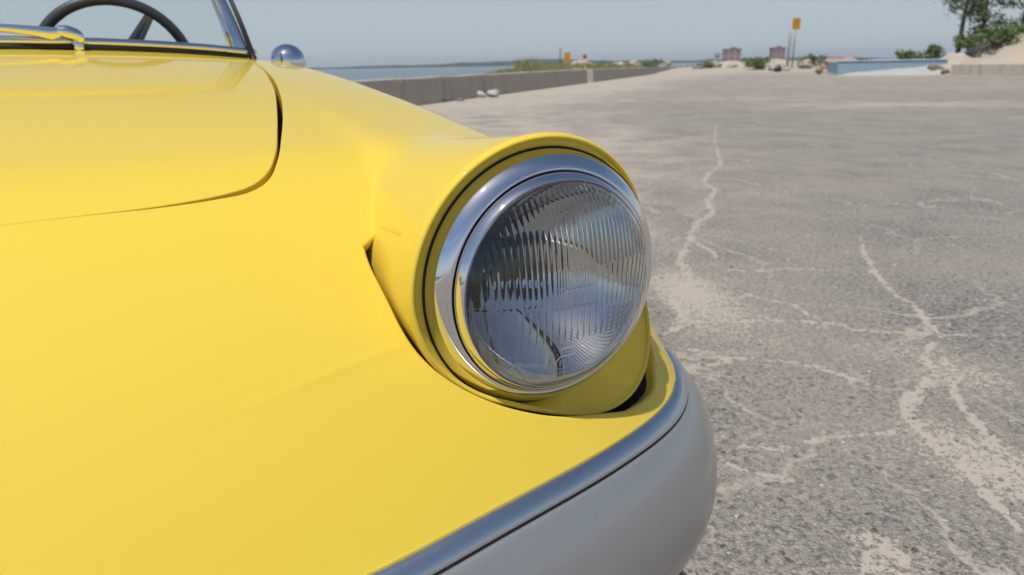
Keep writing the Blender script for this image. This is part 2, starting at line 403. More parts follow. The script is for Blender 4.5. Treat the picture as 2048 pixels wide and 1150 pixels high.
    t.link(t.mix(sm, tint, sandc), t.b.inputs['Base Color'])
    h = t.math('ADD', t.math('MULTIPLY', t.math('SUBTRACT', 1.0, sm), t.math('MINIMUM', celld, 0.3)), t.math('MULTIPLY', n_fine, 0.12))
    h = t.math('ADD', h, t.math('MULTIPLY', val, t.math('MULTIPLY', t.math('SUBTRACT', 1.0, sm), 0.25)))
    t.bump(h, 0.9, 0.010)
    return mt
gro = make_ground(); gro.data.materials.append(ground_mat())

def sand_mat(name='dune_sand', a=(0.40, 0.34, 0.275), b=(0.52, 0.455, 0.38)):
    mt = pmat(name, a, 0.95); t = NT(mt); t.b.inputs['Specular IOR Level'].default_value = 0.15
    pos = t.new('ShaderNodeNewGeometry').outputs['Position']
    t.link(t.mix(t.noise(pos, 1.4, 6, 0.65), a, b), t.b.inputs['Base Color']); t.bump(t.noise(pos, 3, 6, 0.7), 0.6, 0.12)
    return mt
M_SAND = sand_mat()
def water_mat():
    mt = pmat('sea_water', (0.045, 0.095, 0.13), 0.12, 0.0, IOR=1.33); t = NT(mt)
    pos = t.new('ShaderNodeNewGeometry').outputs['Position']
    mpn = t.new('ShaderNodeMapping'); mpn.inputs['Scale'].default_value = (0.35, 1.0, 1); t.link(pos, mpn.inputs[0])
    t.bump(t.noise(mpn.outputs[0], 0.55, 6, 0.6), 0.9, 0.5)
    return mt
# sea
mesh('sea', [(-6000,-6000,-1.25),(6000,-6000,-1.25),(6000,6000,-1.25),(-6000,6000,-1.25)], [(0,1,2,3)], water_mat(), smooth=False, kind='structure')
# beach between the sea wall and the water
def make_beach():
    L_ = np.concatenate([np.arange(-40, 120, 1.6)]); Dn = np.concatenate([[0.34], np.arange(0.8, 12, 0.8), np.arange(12, 90, 5.0)])
    v = []; 
    for l in L_:
        for d in Dn:
            p = WALL_P + WALL_DIR*l + WALL_N*d
            z = 0.46 - 0.10*min(d, 3) - 0.03*max(d-3, 0) + 0.05*math.sin(l*1.9+d)*math.exp(-d) + 0.04*math.sin(l*0.7)
            v.append((p[0], p[1], max(z, -2.5)))
    n2 = len(Dn); f = []
    for i in range(len(L_)-1):
        for j in range(n2-1): f.append((i*n2+j, (i+1)*n2+j, (i+1)*n2+j+1, i*n2+j+1))
    return mesh('beach', v, f, M_SAND, kind='structure')
make_beach()

# far shore: low wooded hills across the water
def far_shore():
    mt = pmat('far_woodland', (0.045, 0.06, 0.05), 0.95); t = NT(mt); pos = t.new('ShaderNodeNewGeometry').outputs['Position']
    t.link(t.mix(t.noise(pos, 0.02, 5, 0.6), (0.03, 0.045, 0.035), (0.075, 0.085, 0.065)), t.b.inputs['Base Color'])
    az = np.linspace(-R(75), R(75), 420); v = []; f = []
    rnd = np.random.default_rng(3); ph = rnd.uniform(0, 6.28, 12)
    for i, a in enumerate(az):
        h = 10 + 5*math.sin(a*7+ph[0]) + 4*math.sin(a*17+ph[1]) + 1.6*math.sin(a*53+ph[2]) + 1.0*math.sin(a*131+ph[3]) + rnd.normal()*0.5
        h = max(h, 4.0) + 9*math.exp(-((a-R(3))/R(5))**2) + 6*math.exp(-((a+R(9))/R(4))**2)
        D = 3400 + 200*math.sin(a*5)
        for d, zz in ((D-60, -3), (D-30, h*0.55), (D, h), (D+400, h*0.8), (D+700, -3)):
            v.append((d*math.sin(a), d*math.cos(a), zz))
    for i in range(len(az)-1):
        for k in range(4): f.append((i*5+k, (i+1)*5+k, (i+1)*5+k+1, i*5+k+1))
    return mesh('hills', v, f, mt, kind='structure')
far_shore()

def concrete_mat(name, a, b, stain=(0.16, 0.14, 0.12)):
    mt = pmat(name, a, 0.9); t = NT(mt); pos = t.new('ShaderNodeNewGeometry').outputs['Position']
    c = t.mix(t.noise(pos, 2.5, 6, 0.65), a, b)
    mpn = t.new('ShaderNodeMapping'); mpn.inputs['Scale'].default_value = (3.0, 3.0, 0.25); t.link(pos, mpn.inputs[0])
    c = t.mix(t.ramp(t.noise(mpn.outputs[0], 1.6, 4, 0.6), [(0.52, 0.0), (0.75, 0.6)]), c, stain)
    t.link(c, t.b.inputs['Base Color']); t.bump(t.noise(pos, 25, 5, 0.7), 0.4, 0.02)
    return mt
M_CONC = concrete_mat('sea_wall_concrete', (0.40, 0.345, 0.285), (0.52, 0.455, 0.385), (0.24, 0.20, 0.165))
def sea_wall(name, l0, l1, h0, h1, label):
    """one cast length of wall along the lot; coping a bit proud, panels between expansion joints"""
    root = empty(name, (*(WALL_P+WALL_DIR*l0), 0), math.atan2(WALL_DIR[1], WALL_DIR[0]))
    tag(root, label, 'sea wall', 'lengths of the low concrete sea wall')
    n = max(1, int(round((l1-l0)/8.5))); st = (l1-l0)/n
    for k in range(n):
        a, b = k*st+0.012, (k+1)*st-0.012; ha = h0+(h1-h0)*k/n; hb = h0+(h1-h0)*(k+1)/n
        m_ = MB(); v = []
        prof = [(-0.02, -0.3), (0.0, 0.0), (0.035, 1.0), (0.33, 1.0), (0.36, -0.3)]
        N = 9
        for i in range(N):
            x = a+(b-a)*i/(N-1); h = ha+(hb-ha)*i/(N-1) + random.uniform(-.008, .008)
            for (d, q) in prof: v.append((x, d, q*h if q > 0 else q))
        f = []
        for i in range(N-1):
            for j in range(4): f.append((i*5+j, i*5+j+1, (i+1)*5+j+1, (i+1)*5+j))
        f.append((0, 1, 2, 3, 4)[::-1]); f.append(tuple((N-1)*5+q for q in range(5)))
        f = [q[::-1] for q in f]
        m_.add(v, f); o = m_.build('panel', M_CONC, root); bevel(o, 0.025, 2)
    return root

sea_wall('sea_wall', -24.0, 13.9, 0.58, 0.62, 'near length of low grey concrete sea wall behind the yellow fender')
sea_wall('sea_wall', 15.2, 66.0, 0.60, 0.42, 'far length of low grey concrete sea wall beyond the narrow gap')

# ================================================================== the car (local x = forward, y = the car's left, z = up)
CAR_A = R(28.0)
car = empty('sports_car', (0.041, 0.536, 0.0), CAR_A - math.pi/2)
tag(car, 'glossy yellow open sports car with silver front apron and chrome-ringed headlight', 'car')
Q = [0.7224, 0.2311, -0.041, -0.0251, 0.0268, 0.0893, 0.1578, 0.1928, 0.1327, 0.8063, 0.0555, -0.0439, 0.4063, 0.4034, 2.4039, 0.2671, 2.9855]
VC = -0.53; ZL = 0.659
RIM = [(0,.1167,-.045),(30,.1171,-.035),(60,.1185,-.026),(90,.1203,-.019),(105,.1213,-.018),(120,.1222,-.017),(135,.1230,-.0165),(150,.12362,-.016),(158,.12387,-.016),(166,.12404,-.016),(180,.12415,-.016),(205,.1195,-.015),(225,.113,-.012),(245,.1085,-.009),(258,.111,-.007),(270,.118,-.007),(282,.130,-.009),(295,.146,-.012),(306,.155,-.017),(316,.154,-.024),(326,.147,-.033),(338,.135,-.045),(350,.123,-.050)]
def rim_tables(M=240):
    th = np.linspace(0, 360, M, endpoint=False); a = np.array([r_[0] for r_ in RIM]+[360])
    rr = np.interp(th, a, [r_[1] for r_ in RIM]+[RIM[0][1]]); uu = np.interp(th, a, [r_[2] for r_ in RIM]+[RIM[0][2]])
    ker = np.hanning(13); ker /= ker.sum()
    rr = np.convolve(np.r_[rr[-6:], rr, rr[:6]], ker, 'valid'); uu = np.convolve(np.r_[uu[-6:], uu, uu[:6]], ker, 'valid')
    return th, rr, uu
TH, RRIM, URIM = rim_tables()
J_S = 105; J_D = 0                         # seam column on the pod's inboard flank, and where the tunnel stops outboard
rim_back = [(URIM[j]-0.013, RRIM[j]*math.cos(R(TH[j]))) for j in range(J_D, J_S+1)]
RB_V, RB_U = zip(*sorted((p[1], p[0]) for p in rim_back))
def S_(x, a): x = np.clip(x, 0, 1); return 1-(1-x)**a
def surf0(u, v):
    u = np.asarray(u, float); v = np.asarray(v, float)
    b = np.sqrt((v-VC)**2 + 1e-6); x = u/-1.4; q = Q
    T = q[0]+q[1]*x+q[2]*x*x+q[3]*x**3-(q[4]+q[5]*x)*b*b
    uf = q[6]-q[7]*b*b-q[8]*b**4; vs = q[9]+q[10]*x+q[11]*x*x
    return q[12]+(T-q[12])*S_((uf-u)/q[13], q[14])*S_((vs-b)/q[15], q[16])*S_((u+3.35)/0.5, 2.4)
def surf(u, v):
    """the shell with the raised tunnel behind each headlight faired into the fender"""
    u = np.asarray(u, float); v = np.asarray(v, float); zf = surf0(u, v)
    for sg in (1, -1):
        w_ = v if sg > 0 else 2*VC-v
        s = rpod(w_)**2-w_**2; e = 2.0e-5
        h = np.sqrt((s+np.sqrt(s*s+e*e))/2)-1.5*np.sqrt((-s+np.sqrt(s*s+e*e))/2)
        zp = ZL+h*(1-0.9*np.clip(-u-0.015, 0, 0.5)); dd = zf-zp; k = 0.0015+0.020*smooth01((w_+0.110)/0.05)
        wn = smooth01((0.24-np.abs(w_))/0.06)*smooth01((u+0.75)/0.25)*(u < np.interp(w_, RB_V, RB_U)+0.0012)
        wn = wn*np.maximum(w_ > RB_V[0]-0.0008, smooth01((-0.100-u)/0.016))
        zf = zf*(1-wn)+wn*0.5*(zf+zp+np.sqrt(dd*dd+k*k))
        # faint pressed crease running inboard from the lamp opening
        ex, ey = 0.0305, -0.1307; l2 = ex*ex+ey*ey; px_, py_ = u+0.0323, w_+0.1244
        t_ = (px_*ex+py_*ey)/l2; d_ = (px_*ey-py_*ex)/math.sqrt(l2)
        zf = zf+0.00055*np.exp(-(d_/0.0026)**2)*smooth01((1.5-t_)/1.3)*smooth01((-0.1205-w_)/0.005)
    return zf
def rpod(v): return 0.1203-0.031*np.asarray(v)
def nrm(u, v, e=4e-4):
    gx = (surf(u+e, v)-surf(u-e, v))/(2*e); gy = (surf(u, v+e)-surf(u, v-e))/(2*e)
    n = np.stack([-gx, -gy, np.ones_like(gx)], -1); return n/np.linalg.norm(n, axis=-1, keepdims=True)
def mir(P): P = np.array(P, float); P[:, 1] = 2*VC - P[:, 1]; return P
def bis(fn, lo, hi, n=50):
    a = fn(lo) > 0
    for _ in range(n):
        mdl = 0.5*(lo+hi)
        if (fn(mdl) > 0) == a: lo = mdl
        else: hi = mdl
    return 0.5*(lo+hi)
STRIP = [(0.0694,-0.1863,0.5086),(0.0621,-0.1479,0.5102),(0.0524,-0.1017,0.5116),(0.0423,-0.0562,0.5117),(0.0297,-0.0047,0.5108),(0.0184,0.0349,0.5104),(0.0043,0.0762,0.5096),(-0.0059,0.1012,0.5087),(-0.0181,0.1261,0.5076),(-0.0297,0.145,0.5074),(-0.0407,0.1596,0.5078),(-0.0525,0.1723,0.5088),(-0.0630,0.1815,0.5100),(-0.0941,0.205,0.5106)]
HOOD = [(-0.1409,-0.3773),(-0.1455,-0.3301),(-0.1517,-0.2776),(-0.1627,-0.2305),(-0.1752,-0.2035),(-0.196,-0.1864),(-0.2391,-0.1704),(-0.3355,-0.1492),(-0.444,-0.1276),(-0.6059,-0.0983),(-0.72,-0.0822),(-0.9209,-0.0580),(-1.12,-0.0465),(-1.345,-0.040)]
FEND = [(-0.139,-0.3772),(-0.1432,-0.3302),(-0.148,-0.278),(-0.1562,-0.2316),(-0.1644,-0.2057),(-0.1816,-0.187),(-0.2224,-0.1699),(-0.3134,-0.1472),(-0.444,-0.1188),(-0.5781,-0.0945),(-0.7877,-0.065),(-1.0262,-0.0440),(-1.16,-0.0395),(-1.345,-0.036)]
OPEN = [(-0.116,-0.1118),(-0.1041,-0.1325),(-0.0871,-0.1332),(-0.061,-0.1288),(-0.0414,-0.1246),(-0.0278,-0.1182),(-0.0165,-0.1069),(-0.0058,-0.0869),(0.0017,-0.0601),(0.0055,-0.0252),(0.0049,0.0046),(-0.0021,0.0572),(-0.007,0.0791),(-0.0221,0.1135),(-0.0356,0.1324),(-0.0479,0.1414),(-0.0812,0.1596),(-0.1144,0.1775),(-0.15,0.193)]
OPEN[0] = (-0.116, -0.1158); OPEN = OPEN[:-1]
def u_ws(v): return -1.2-0.2*((np.asarray(v)-VC)/0.53)**2
ARCH = [(-0.45, 0.315, 0.365), (-2.62, 0.315, 0.365)]
def z_trim(u):
    z = 0.509
    for (c, zc, r_) in ARCH:
        d = r_*r_-(u-c)**2
        if d > 0: z = max(z, zc+math.sqrt(d))
    return z

# --- outline of the painted shell seen from above, left half then mirrored
fr = []
for v_ in np.linspace(VC, -0.21, 22):
    fr.append((bis(lambda u_: float(surf0(u_, v_))-0.5095, 0.3, -0.1), v_))
left = fr + [(p[0], p[1]) for p in catmull(STRIP, 46)]
side = []
for u_ in list(np.arange(-0.11, -0.80, -0.012)) + list(np.arange(-0.80, -2.2, -0.05)) + list(np.arange(-2.2, -3.02, -0.015)):
    zt = z_trim(u_)
    side.append((u_, bis(lambda v_: float(surf0(u_, v_))-zt, VC+0.86, VC+0.45)))
tail = []
for v_ in np.linspace(side[-1][1]-0.02, VC, 16):
    tail.append((bis(lambda u_: float(surf0(u_, v_))-0.55, -3.34, -2.9), v_))
half = np.array(left+side+tail)
OUT_LOOP = np.concatenate([half, mir(half)[::-1][1:-1]])

def inside(P, poly):
    x, y = P[:, 0], P[:, 1]; c = np.zeros(len(P), bool); n = len(poly)
    for i in range(n):
        x0, y0 = poly[i]; x1, y1 = poly[(i+1) % n]
        if y0 == y1: continue
        k = ((y0 > y) != (y1 > y)) & (x < (x1-x0)*(y-y0)/(y1-y0)+x0); c ^= k
    return c
def bdist(P, poly):
    d = np.full(len(P), 9.0); n = len(poly)
    for i in range(n):
        a = poly[i]; e = poly[(i+1) % n]-a; l = e @ e
        if l < 1e-14: continue
        t = np.clip(((P-a) @ e)/l, 0, 1); d = np.minimum(d, np.linalg.norm(P-a-t[:, None]*e, axis=1))
    return d
def hexgrid(x0, x1, y0, y1, s):
    ys = np.arange(y0, y1, s*0.866); P = []
    for i, y in enumerate(ys):
        xs = np.arange(x0+(s/2 if i % 2 else 0), x1, s); P.append(np.stack([xs, np.full_like(xs, y)], 1))
    return np.concatenate(P)
def crease_d(G):
    w_ = np.where(G[:, 1] > VC, G[:, 1], 2*VC-G[:, 1]); px_, py_ = G[:, 0]+0.0323, w_+0.1244
    t_ = (px_*0.0305-py_*0.1307)/0.01801; d_ = (px_*-0.1307-py_*0.0305)/0.1342
    return np.where((t_ > -0.05) & (t_ < 1.6), d_, 9.0)
def panel(name, loops, mat, lips, parent, drop=0.0):
    """loops[0] is the outline, the rest are holes; lips: per loop None or (mask or None, radius, depth)"""
    allp = np.concatenate(loops); lo = allp.min(0); hi = allp.max(0)
    parts = []
    flank = lambda G: (G[:, 0] > -0.30) & (G[:, 0] < -0.01) & (np.abs(np.abs(np.where(G[:, 1] > VC, G[:, 1], 2*VC-G[:, 1]))-0.11) < 0.032)
    for tier, (ua, ub, s) in enumerate(((-0.34, hi[0], 0.0058), (-1.5, -0.34, 0.016), (lo[0], -1.5, 0.035), (-0.30, -0.01, 0.0030))):
        a, b = max(ua, lo[0]), min(ub, hi[0])
        if b <= a or (tier == 3 and len(loops) == 1): continue
        G = hexgrid(a, b, lo[1], hi[1], s)
        if len(loops) > 1: G = G[flank(G) if tier == 3 else ~flank(G)]
        if len(loops) > 1 and tier == 0: G = G[np.abs(crease_d(G)) > 0.009]
        G = G[inside(G, loops[0])]
        for h in loops[1:]: G = G[~inside(G, h)]
        for h in loops: G = G[bdist(G, h) > s*0.55]
        parts.append(G)
    if len(loops) > 1:                                     # fine rows along the pressed crease
        tt_ = np.arange(-0.02, 1.55, 0.03)
        for sg in (1, -1):
            G = []
            for d_ in (-0.008, -0.005, -0.003, -0.0018, -0.0008, 0, 0.0008, 0.0018, 0.003, 0.005, 0.008):
                x_ = -0.0323+0.0305*tt_+d_*-0.1307/0.1342; y_ = -0.1244-0.1307*tt_-d_*0.0305/0.1342
                G.append(np.stack([x_, y_ if sg > 0 else 2*VC-y_], 1))
            G = np.concatenate(G); G = G[inside(G, loops[0])]
            for h in loops[1:]: G = G[~inside(G, h)]
            for h in loops: G = G[bdist(G, h) > 0.003]
            parts.append(G)
    pts = np.concatenate(loops+parts); edges = []; k = 0
    for l in loops:
        n = len(l); edges += [(k+i, k+(i+1) % n) for i in range(n)]; k += n
    res = delaunay_2d_cdt([Vector(p) for p in pts.tolist()], edges, [], 0, 1e-7)
    V2 = np.array([tuple(p) for p in res[0]]); F = res[2]
    cen = np.array([V2[list(q)].mean(0) for q in F]); ok = inside(cen, loops[0])
    for h in loops[1:]: ok &= ~inside(cen, h)
    F = [tuple(q) for q, g in zip(F, ok) if g]
    V = np.concatenate([V2, (surf(V2[:, 0], V2[:, 1])-drop)[:, None]], 1); N = nrm(V2[:, 0], V2[:, 1])
    V = list(V); N = list(N)
    for l, lp in zip(loops, lips):
        if lp is None: continue
        mask, r_, depth = lp; n = len(l)
        P = np.concatenate([l, (surf(l[:, 0], l[:, 1])-drop)[:, None]], 1); nn = nrm(l[:, 0], l[:, 1])
        T = np.roll(P, -1, 0)-np.roll(P, 1, 0); T /= np.linalg.norm(T, axis=1, keepdims=True)
        g = np.cross(nn, T); g /= np.linalg.norm(g, axis=1, keepdims=True)
        # away from the sheet
        tst = l+g[:, :2]/np.linalg.norm(g[:, :2], axis=1, keepdims=True)*0.004
        o_in = inside(tst, loops[0])
        for h in loops[1:]: o_in &= ~inside(tst, h)
        if o_in.mean() > 0.5: g = -g
        base = len(V); rings = [(0, 0.0, 0.0), (22, 0, 0), (45, 0, 0), (68, 0, 0), (90, 0, 0), (90, 0.3, 0), (90, 1.0, 0)]
        for (ph, dd, _) in rings:
            c, s = math.cos(R(ph)), math.sin(R(ph))
            for i in range(n):
                V.append(P[i]+g[i]*(r_*s)-nn[i]*(r_*(1-c)+dd*depth)); N.append(nn[i]*c+g[i]*s)
        for a in range(len(rings)-1):
            for i in range(n):
                j = (i+1) % n
                if mask is not None and not (mask[i] and mask[j]): continue
                F.append((base+a*n+i, base+a*n+j, base+(a+1)*n+j, base+(a+1)*n+i))
    return mesh(name, V, F, mat, parent, True, N)

# --- outlines of hood, hood opening, headlight openings, cockpit
def hood_loop(E, rear_off):
    e = resample(catmull(E, 160), 0.009)
    e = np.concatenate([e, [[float(u_ws(e[-1, 1]))+rear_off, e[-1, 1]]]]) if False else e
    rear_v = np.linspace(e[-1, 1], VC, 40)[1:]; rear = np.stack([u_ws(rear_v)+rear_off, rear_v], 1)
    fr_v = np.linspace(VC, e[0, 1], 16)[:-1]; fr_ = np.stack([np.full(15, 0.0)+e[0, 0]+0.0045*(1-((fr_v-VC)/(e[0, 1]-VC))**2), fr_v], 1)
    h = np.concatenate([fr_, e, rear]); return np.concatenate([h, mir(h)[::-1][1:-1]])
HOOD_L = hood_loop(HOOD, 0.018); HOLE_L = hood_loop(FEND, 0.012)
op_c = np.concatenate([resample(np.array(OPEN[:2]), 0.005)[:-1], resample(catmull(OPEN[1:], 160), 0.005)])
rb = np.array(rim_back); seam = resample(np.array([rb[-1], (-0.116, -0.1158)]), 0.006)[1:-1]
ba_c = np.concatenate([resample(np.array([OPEN[-1], (-0.125, 0.15), (-0.10, 0.122), rb[0]]), 0.006)[1:-1], rb, seam])
LAMP_L = np.concatenate([op_c, ba_c]); LAMP_MASK = np.array([True]*len(op_c)+[False]*len(ba_c))
def rloop(u0_, u1_, hw, rad, n=10):
    P = []
    for (cx, cy_, a0) in ((u1_-rad, hw-rad, 0), (u0_+rad, hw-rad, 90), (u0_+rad, -hw+rad, 180), (u1_-rad, -hw+rad, 270)):
        for k in range(n): t = R(a0+90*k/(n-1)); P.append((cx+rad*math.cos(t), VC+cy_+rad*math.sin(t)))
    return resample(np.array(P), 0.03, True)
COCK = rloop(-2.42, -1.56, 0.50, 0.16)
panel('body_shell', [resample(OUT_LOOP, 0.009, True), HOLE_L, LAMP_L, mir(LAMP_L), COCK], M_PAINT,
      [None, (None, 0.0010, 0.030), (LAMP_MASK, 0.003, 0.007), (LAMP_MASK, 0.003, 0.007), (None, 0.008, 0.03)], car)
panel('hood', [HOOD_L], M_PAINT, [(None, 0.0014, 0.024)], car)
# near-black strip whose colour stands in for the shade deep in the hood gap
gp = resample(catmull((np.array(HOOD)+np.array(FEND))/2, 200), 0.01)
for side_ in (0, 1):
    g_ = gp if side_ == 0 else mir(gp)
    z_ = surf(g_[:, 0], g_[:, 1])-0.036; tn = np.gradient(g_, axis=0); tn /= np.linalg.norm(tn, axis=1, keepdims=True); nr = np.stack([-tn[:, 1], tn[:, 0]], 1)
    v = []; f = []
    for i in range(len(g_)):
        for d in (-0.016, 0.016): v.append((g_[i, 0]+nr[i, 0]*d, g_[i, 1]+nr[i, 1]*d, z_[i]))
    for i in range(len(g_)-1): f.append((2*i, 2*i+1, 2*i+3, 2*i+2))
    mesh('hood_gap_shade', v, f, M_DARK, car)

# --- headlight pod: a painted shroud that fairs into the fender above and sits in the opening below
def build_pod(mirror):
    M = len(TH); ax = np.array([1.0, 0, 0]); cen = np.array([0, 0, ZL]); V = []; N = []; F = []
    def grid(G, closed=False, first=None):
        G = np.array(G); K = G.shape[1]
        dth = (np.roll(G, -1, 0)-np.roll(G, 1, 0)) if closed else np.gradient(G, axis=0); dk = np.gradient(G, axis=1)
        n = np.cross(dth, dk); n /= np.linalg.norm(n, axis=2, keepdims=True)+1e-12
        if first is not None:
            for i in range(G.shape[0]):
                for k in range(K):
                    q = first(i, k)
                    if q is not None: n[i, k] = q
        b0 = len(V); V.extend(G.reshape(-1, 3)); N.extend(n.reshape(-1, 3)); n1 = G.shape[0]
        for i in range(n1 if closed else n1-1):
            l = (i+1) % n1
            for k in range(K-1): F.append((b0+i*K+k, b0+i*K+k+1, b0+l*K+k+1, b0+l*K+k))
    rad = lambda j: np.array([0, math.cos(R(TH[j % M])), math.sin(R(TH[j % M]))])
    Po = lambda j: cen+rad(j)*(RRIM[j % M]+0.0006)+ax*(URIM[j % M]-0.0065)
    # lip and inner wall, all round
    G = []
    for j in range(M):
        row = [Po(j)]
        for (dr, du) in ((0.0003, -0.0036), (-0.0004, -0.0016), (-0.0016, -0.0003), (-0.0030, 0.0), (-0.0043, -0.0010), (-0.0049, -0.0032)): row.append(cen+rad(j)*(RRIM[j]+dr)+ax*(URIM[j]+du))
        last = row[-1]; end = cen+rad(j)*0.1098+ax*(-0.0275)
        for x in (0.25, 0.5, 0.75, 1.0): row.append(last+(end-last)*x)
        G.append(row)
    grid(G, True)
    # short run from the tunnel to the lip
    G = []; nn = []
    for j in range(J_D, J_S+1):
        u_, v_ = rim_back[j-J_D]; b = np.array([u_, v_, float(surf(u_, v_))]); nb = nrm(np.array([u_]), np.array([v_]))[0]; e = Po(j)
        G.append([b+(e-b)*x for x in (0, 0.5, 1.0)]); nn.append(nb)
    grid(G, False, lambda i, k: nn[i] if k < 2 else None)
    # lower flank, standing in the opening
    G = []; js = list(range(J_S, M+J_D+1)); sn = []
    v_s = rim_back[-1][1]
    for i, j in enumerate(js):
        jj = j % M; row = []; w_ = float(smooth01(np.array((i-0)/2.0))); w2 = float(smooth01(np.array((len(js)-1-i)/8.0)))
        for x in np.linspace(0, 1, 16):
            u_ = -0.17+(URIM[jj]-0.0065+0.17)*x
            rr_ = min(RRIM[jj], 0.1235+0.03*x) if RRIM[jj] > 0.1235 else RRIM[jj]
            rr_ = rr_+(RRIM[jj]+0.0004-rr_)*x**3
            p = cen+rad(j)*rr_+ax*(u_-0.0)
            if p[2] > ZL: p[2] = ZL+(p[2]-ZL)*(1-0.9*min(max(-u_-0.015, 0), 0.5))
            if i < 3:
                q = np.array([u_, v_s, float(surf(u_, v_s))-0.004*float(smooth01(np.array((-0.110-u_)/0.012)))]); p = p*w_+(q if u_ < URIM[jj]-0.013 else p)*(1-w_)
            row.append(p)
        row[-1] = Po(j); G.append(row)
    us = [G[0][k][0] for k in range(16)]
    sn = [nrm(np.array([min(u_, -0.025)]), np.array([v_s]))[0] for u_ in us]
    grid(G, False, lambda i, k: sn[k] if i == 0 and k < 14 else None)
    V = np.array(V); N = np.array(N)
    ctr = np.array([-0.05, 0, ZL])
    if mirror: V[:, 1] = 2*VC-V[:, 1]; N[:, 1] *= -1
    return mesh('headlight_pod', V, F, M_PAINT, car, True, N)
build_pod(False); build_pod(True)

# --- headlight
def sag(r_): x = np.asarray(r_)/0.0862; return 0.0255*(1-0.45*x**2-0.55*x**5)
def flutes(a, b):
    """relief (metres) on the inside of the lens; a to the car's left, b up, in metres"""
    A = a*1000; B = b*1000
    def sm(x, w_=0.7): return smooth01(x/w_+0.5)
    left = 1-sm(A+21); right = sm(A-16); midc = (1-left)*(1-right)
    inblock = midc*sm(B+9)*(1-sm(B-22))
    upper = np.clip(left*sm(B+4)+midc*sm(B-22)+right*sm(B-22), 0, 1)
    slant = right*(1-sm(B-22))*sm(B+14)
    mid = np.clip((1-upper)*(1-inblock)*(1-slant), 0, 1)*sm(B+37)
    cyl = lambda x, p: np.abs(np.sin(np.pi*x/p))
    h = upper*0.62*cyl(A, 4.5)+inblock*0.6*cyl(A+21, 2.4)+slant*0.5*cyl(A-16-0.22*(B-22)*((A-16)/40), 6.0)+mid*0.45*np.exp(-(((A+2.95) % 5.9-2.95)/0.42)**2)
    h += midc*0.8*(np.exp(-((B-6.5)/0.6)**2)+np.exp(-((B+9.2)/0.6)**2))
    edge = 1-smooth01((np.hypot(A, B)-80.5)/2.5)
    return (h*edge + 0.5*(1-edge))*0.001
def build_lens(parent, v0):
    NA, NB = 640, 130; RR = 0.0858
    ta = np.linspace(-1, 1, NA); aa = RR*np.sin(ta*math.pi/2*0.96)/math.sin(math.pi/2*0.96)*0.9995
    V = []; 
    for a in aa:
        hb = math.sqrt(max(RR*RR-a*a, 1e-8)); V.append(np.stack([np.full(NB, a), np.linspace(-hb, hb, NB)], 1))
    P = np.concatenate(V); rr_ = np.hypot(P[:, 0], P[:, 1]); x = sag(rr_)
    out = np.stack([x, P[:, 0]+v0, P[:, 1]+ZL], 1); sgn = 1.0 if v0 == 0 else -1.0
    inn = np.stack([x-0.0032-flutes(P[:, 0]*sgn, P[:, 1]), P[:, 0]*0.992+v0, P[:, 1]*0.992+ZL], 1)
    n = len(P); F = []
    for i in range(NA-1):
        for j in range(NB-1):
            q = (i*NB+j, (i+1)*NB+j, (i+1)*NB+j+1, i*NB+j+1); F.append(q); F.append(tuple(n+k for k in q[::-1]))
    loop = [i*NB for i in range(NA)]+[(NA-1)*NB+j for j in range(1, NB)]+[i*NB+NB-1 for i in range(NA-2, -1, -1)]+[j for j in range(NB-2, 0, -1)]
    for i in range(len(loop)):
        a, b = loop[i], loop[(i+1) % len(loop)]; F.append((b, a, n+a, n+b))
    return mesh('lens', np.concatenate([out, inn]), F, M_GLASS, parent)
M_EMBOSS = pmat('embossed_glass', (0.80, 0.84, 0.88), 0.12); M_EMBOSS.node_tree.nodes['Principled BSDF'].inputs['Transmission Weight'].default_value = 0.55
def lens_text(parent, v0, txt, size, place):
    """raised lettering moulded in the glass, wrapped on the dome"""
    cu = bpy.data.curves.new('lettering', 'FONT'); cu.body = txt; cu.size = size; cu.extrude = 0.00012; cu.align_x = 'CENTER'; cu.align_y = 'CENTER'; cu.resolution_u = 3
    cu.offset = -0.00006
    tmp = bpy.data.objects.new('lettering', cu); COL.objects.link(tmp)
    dg = bpy.context.evaluated_depsgraph_get(); me = bpy.data.meshes.new_from_object(tmp.evaluated_get(dg))
    bpy.data.objects.remove(tmp)
    for vt in me.vertices:
        x, y, z = vt.co; a, b = place(x, y)
        vt.co = (float(sag(math.hypot(a, b)))+0.00005+z, a+v0, b+ZL)
    me.materials.append(M_EMBOSS)
    o = bpy.data.objects.new('lettering', me); COL.objects.link(o); o.parent = parent
    return o
def arc_place(rad, mid_deg):
    def f_(x, y):
        t = R(mid_deg)+x/rad; r_ = rad-y; return r_*math.cos(t), r_*math.sin(t)
    return f_
def line_place(cx, cy_, rot):
    c, s = math.cos(R(rot)), math.sin(R(rot)); return lambda x, y: (cx+x*c-y*s, cy_+x*s+y*c)
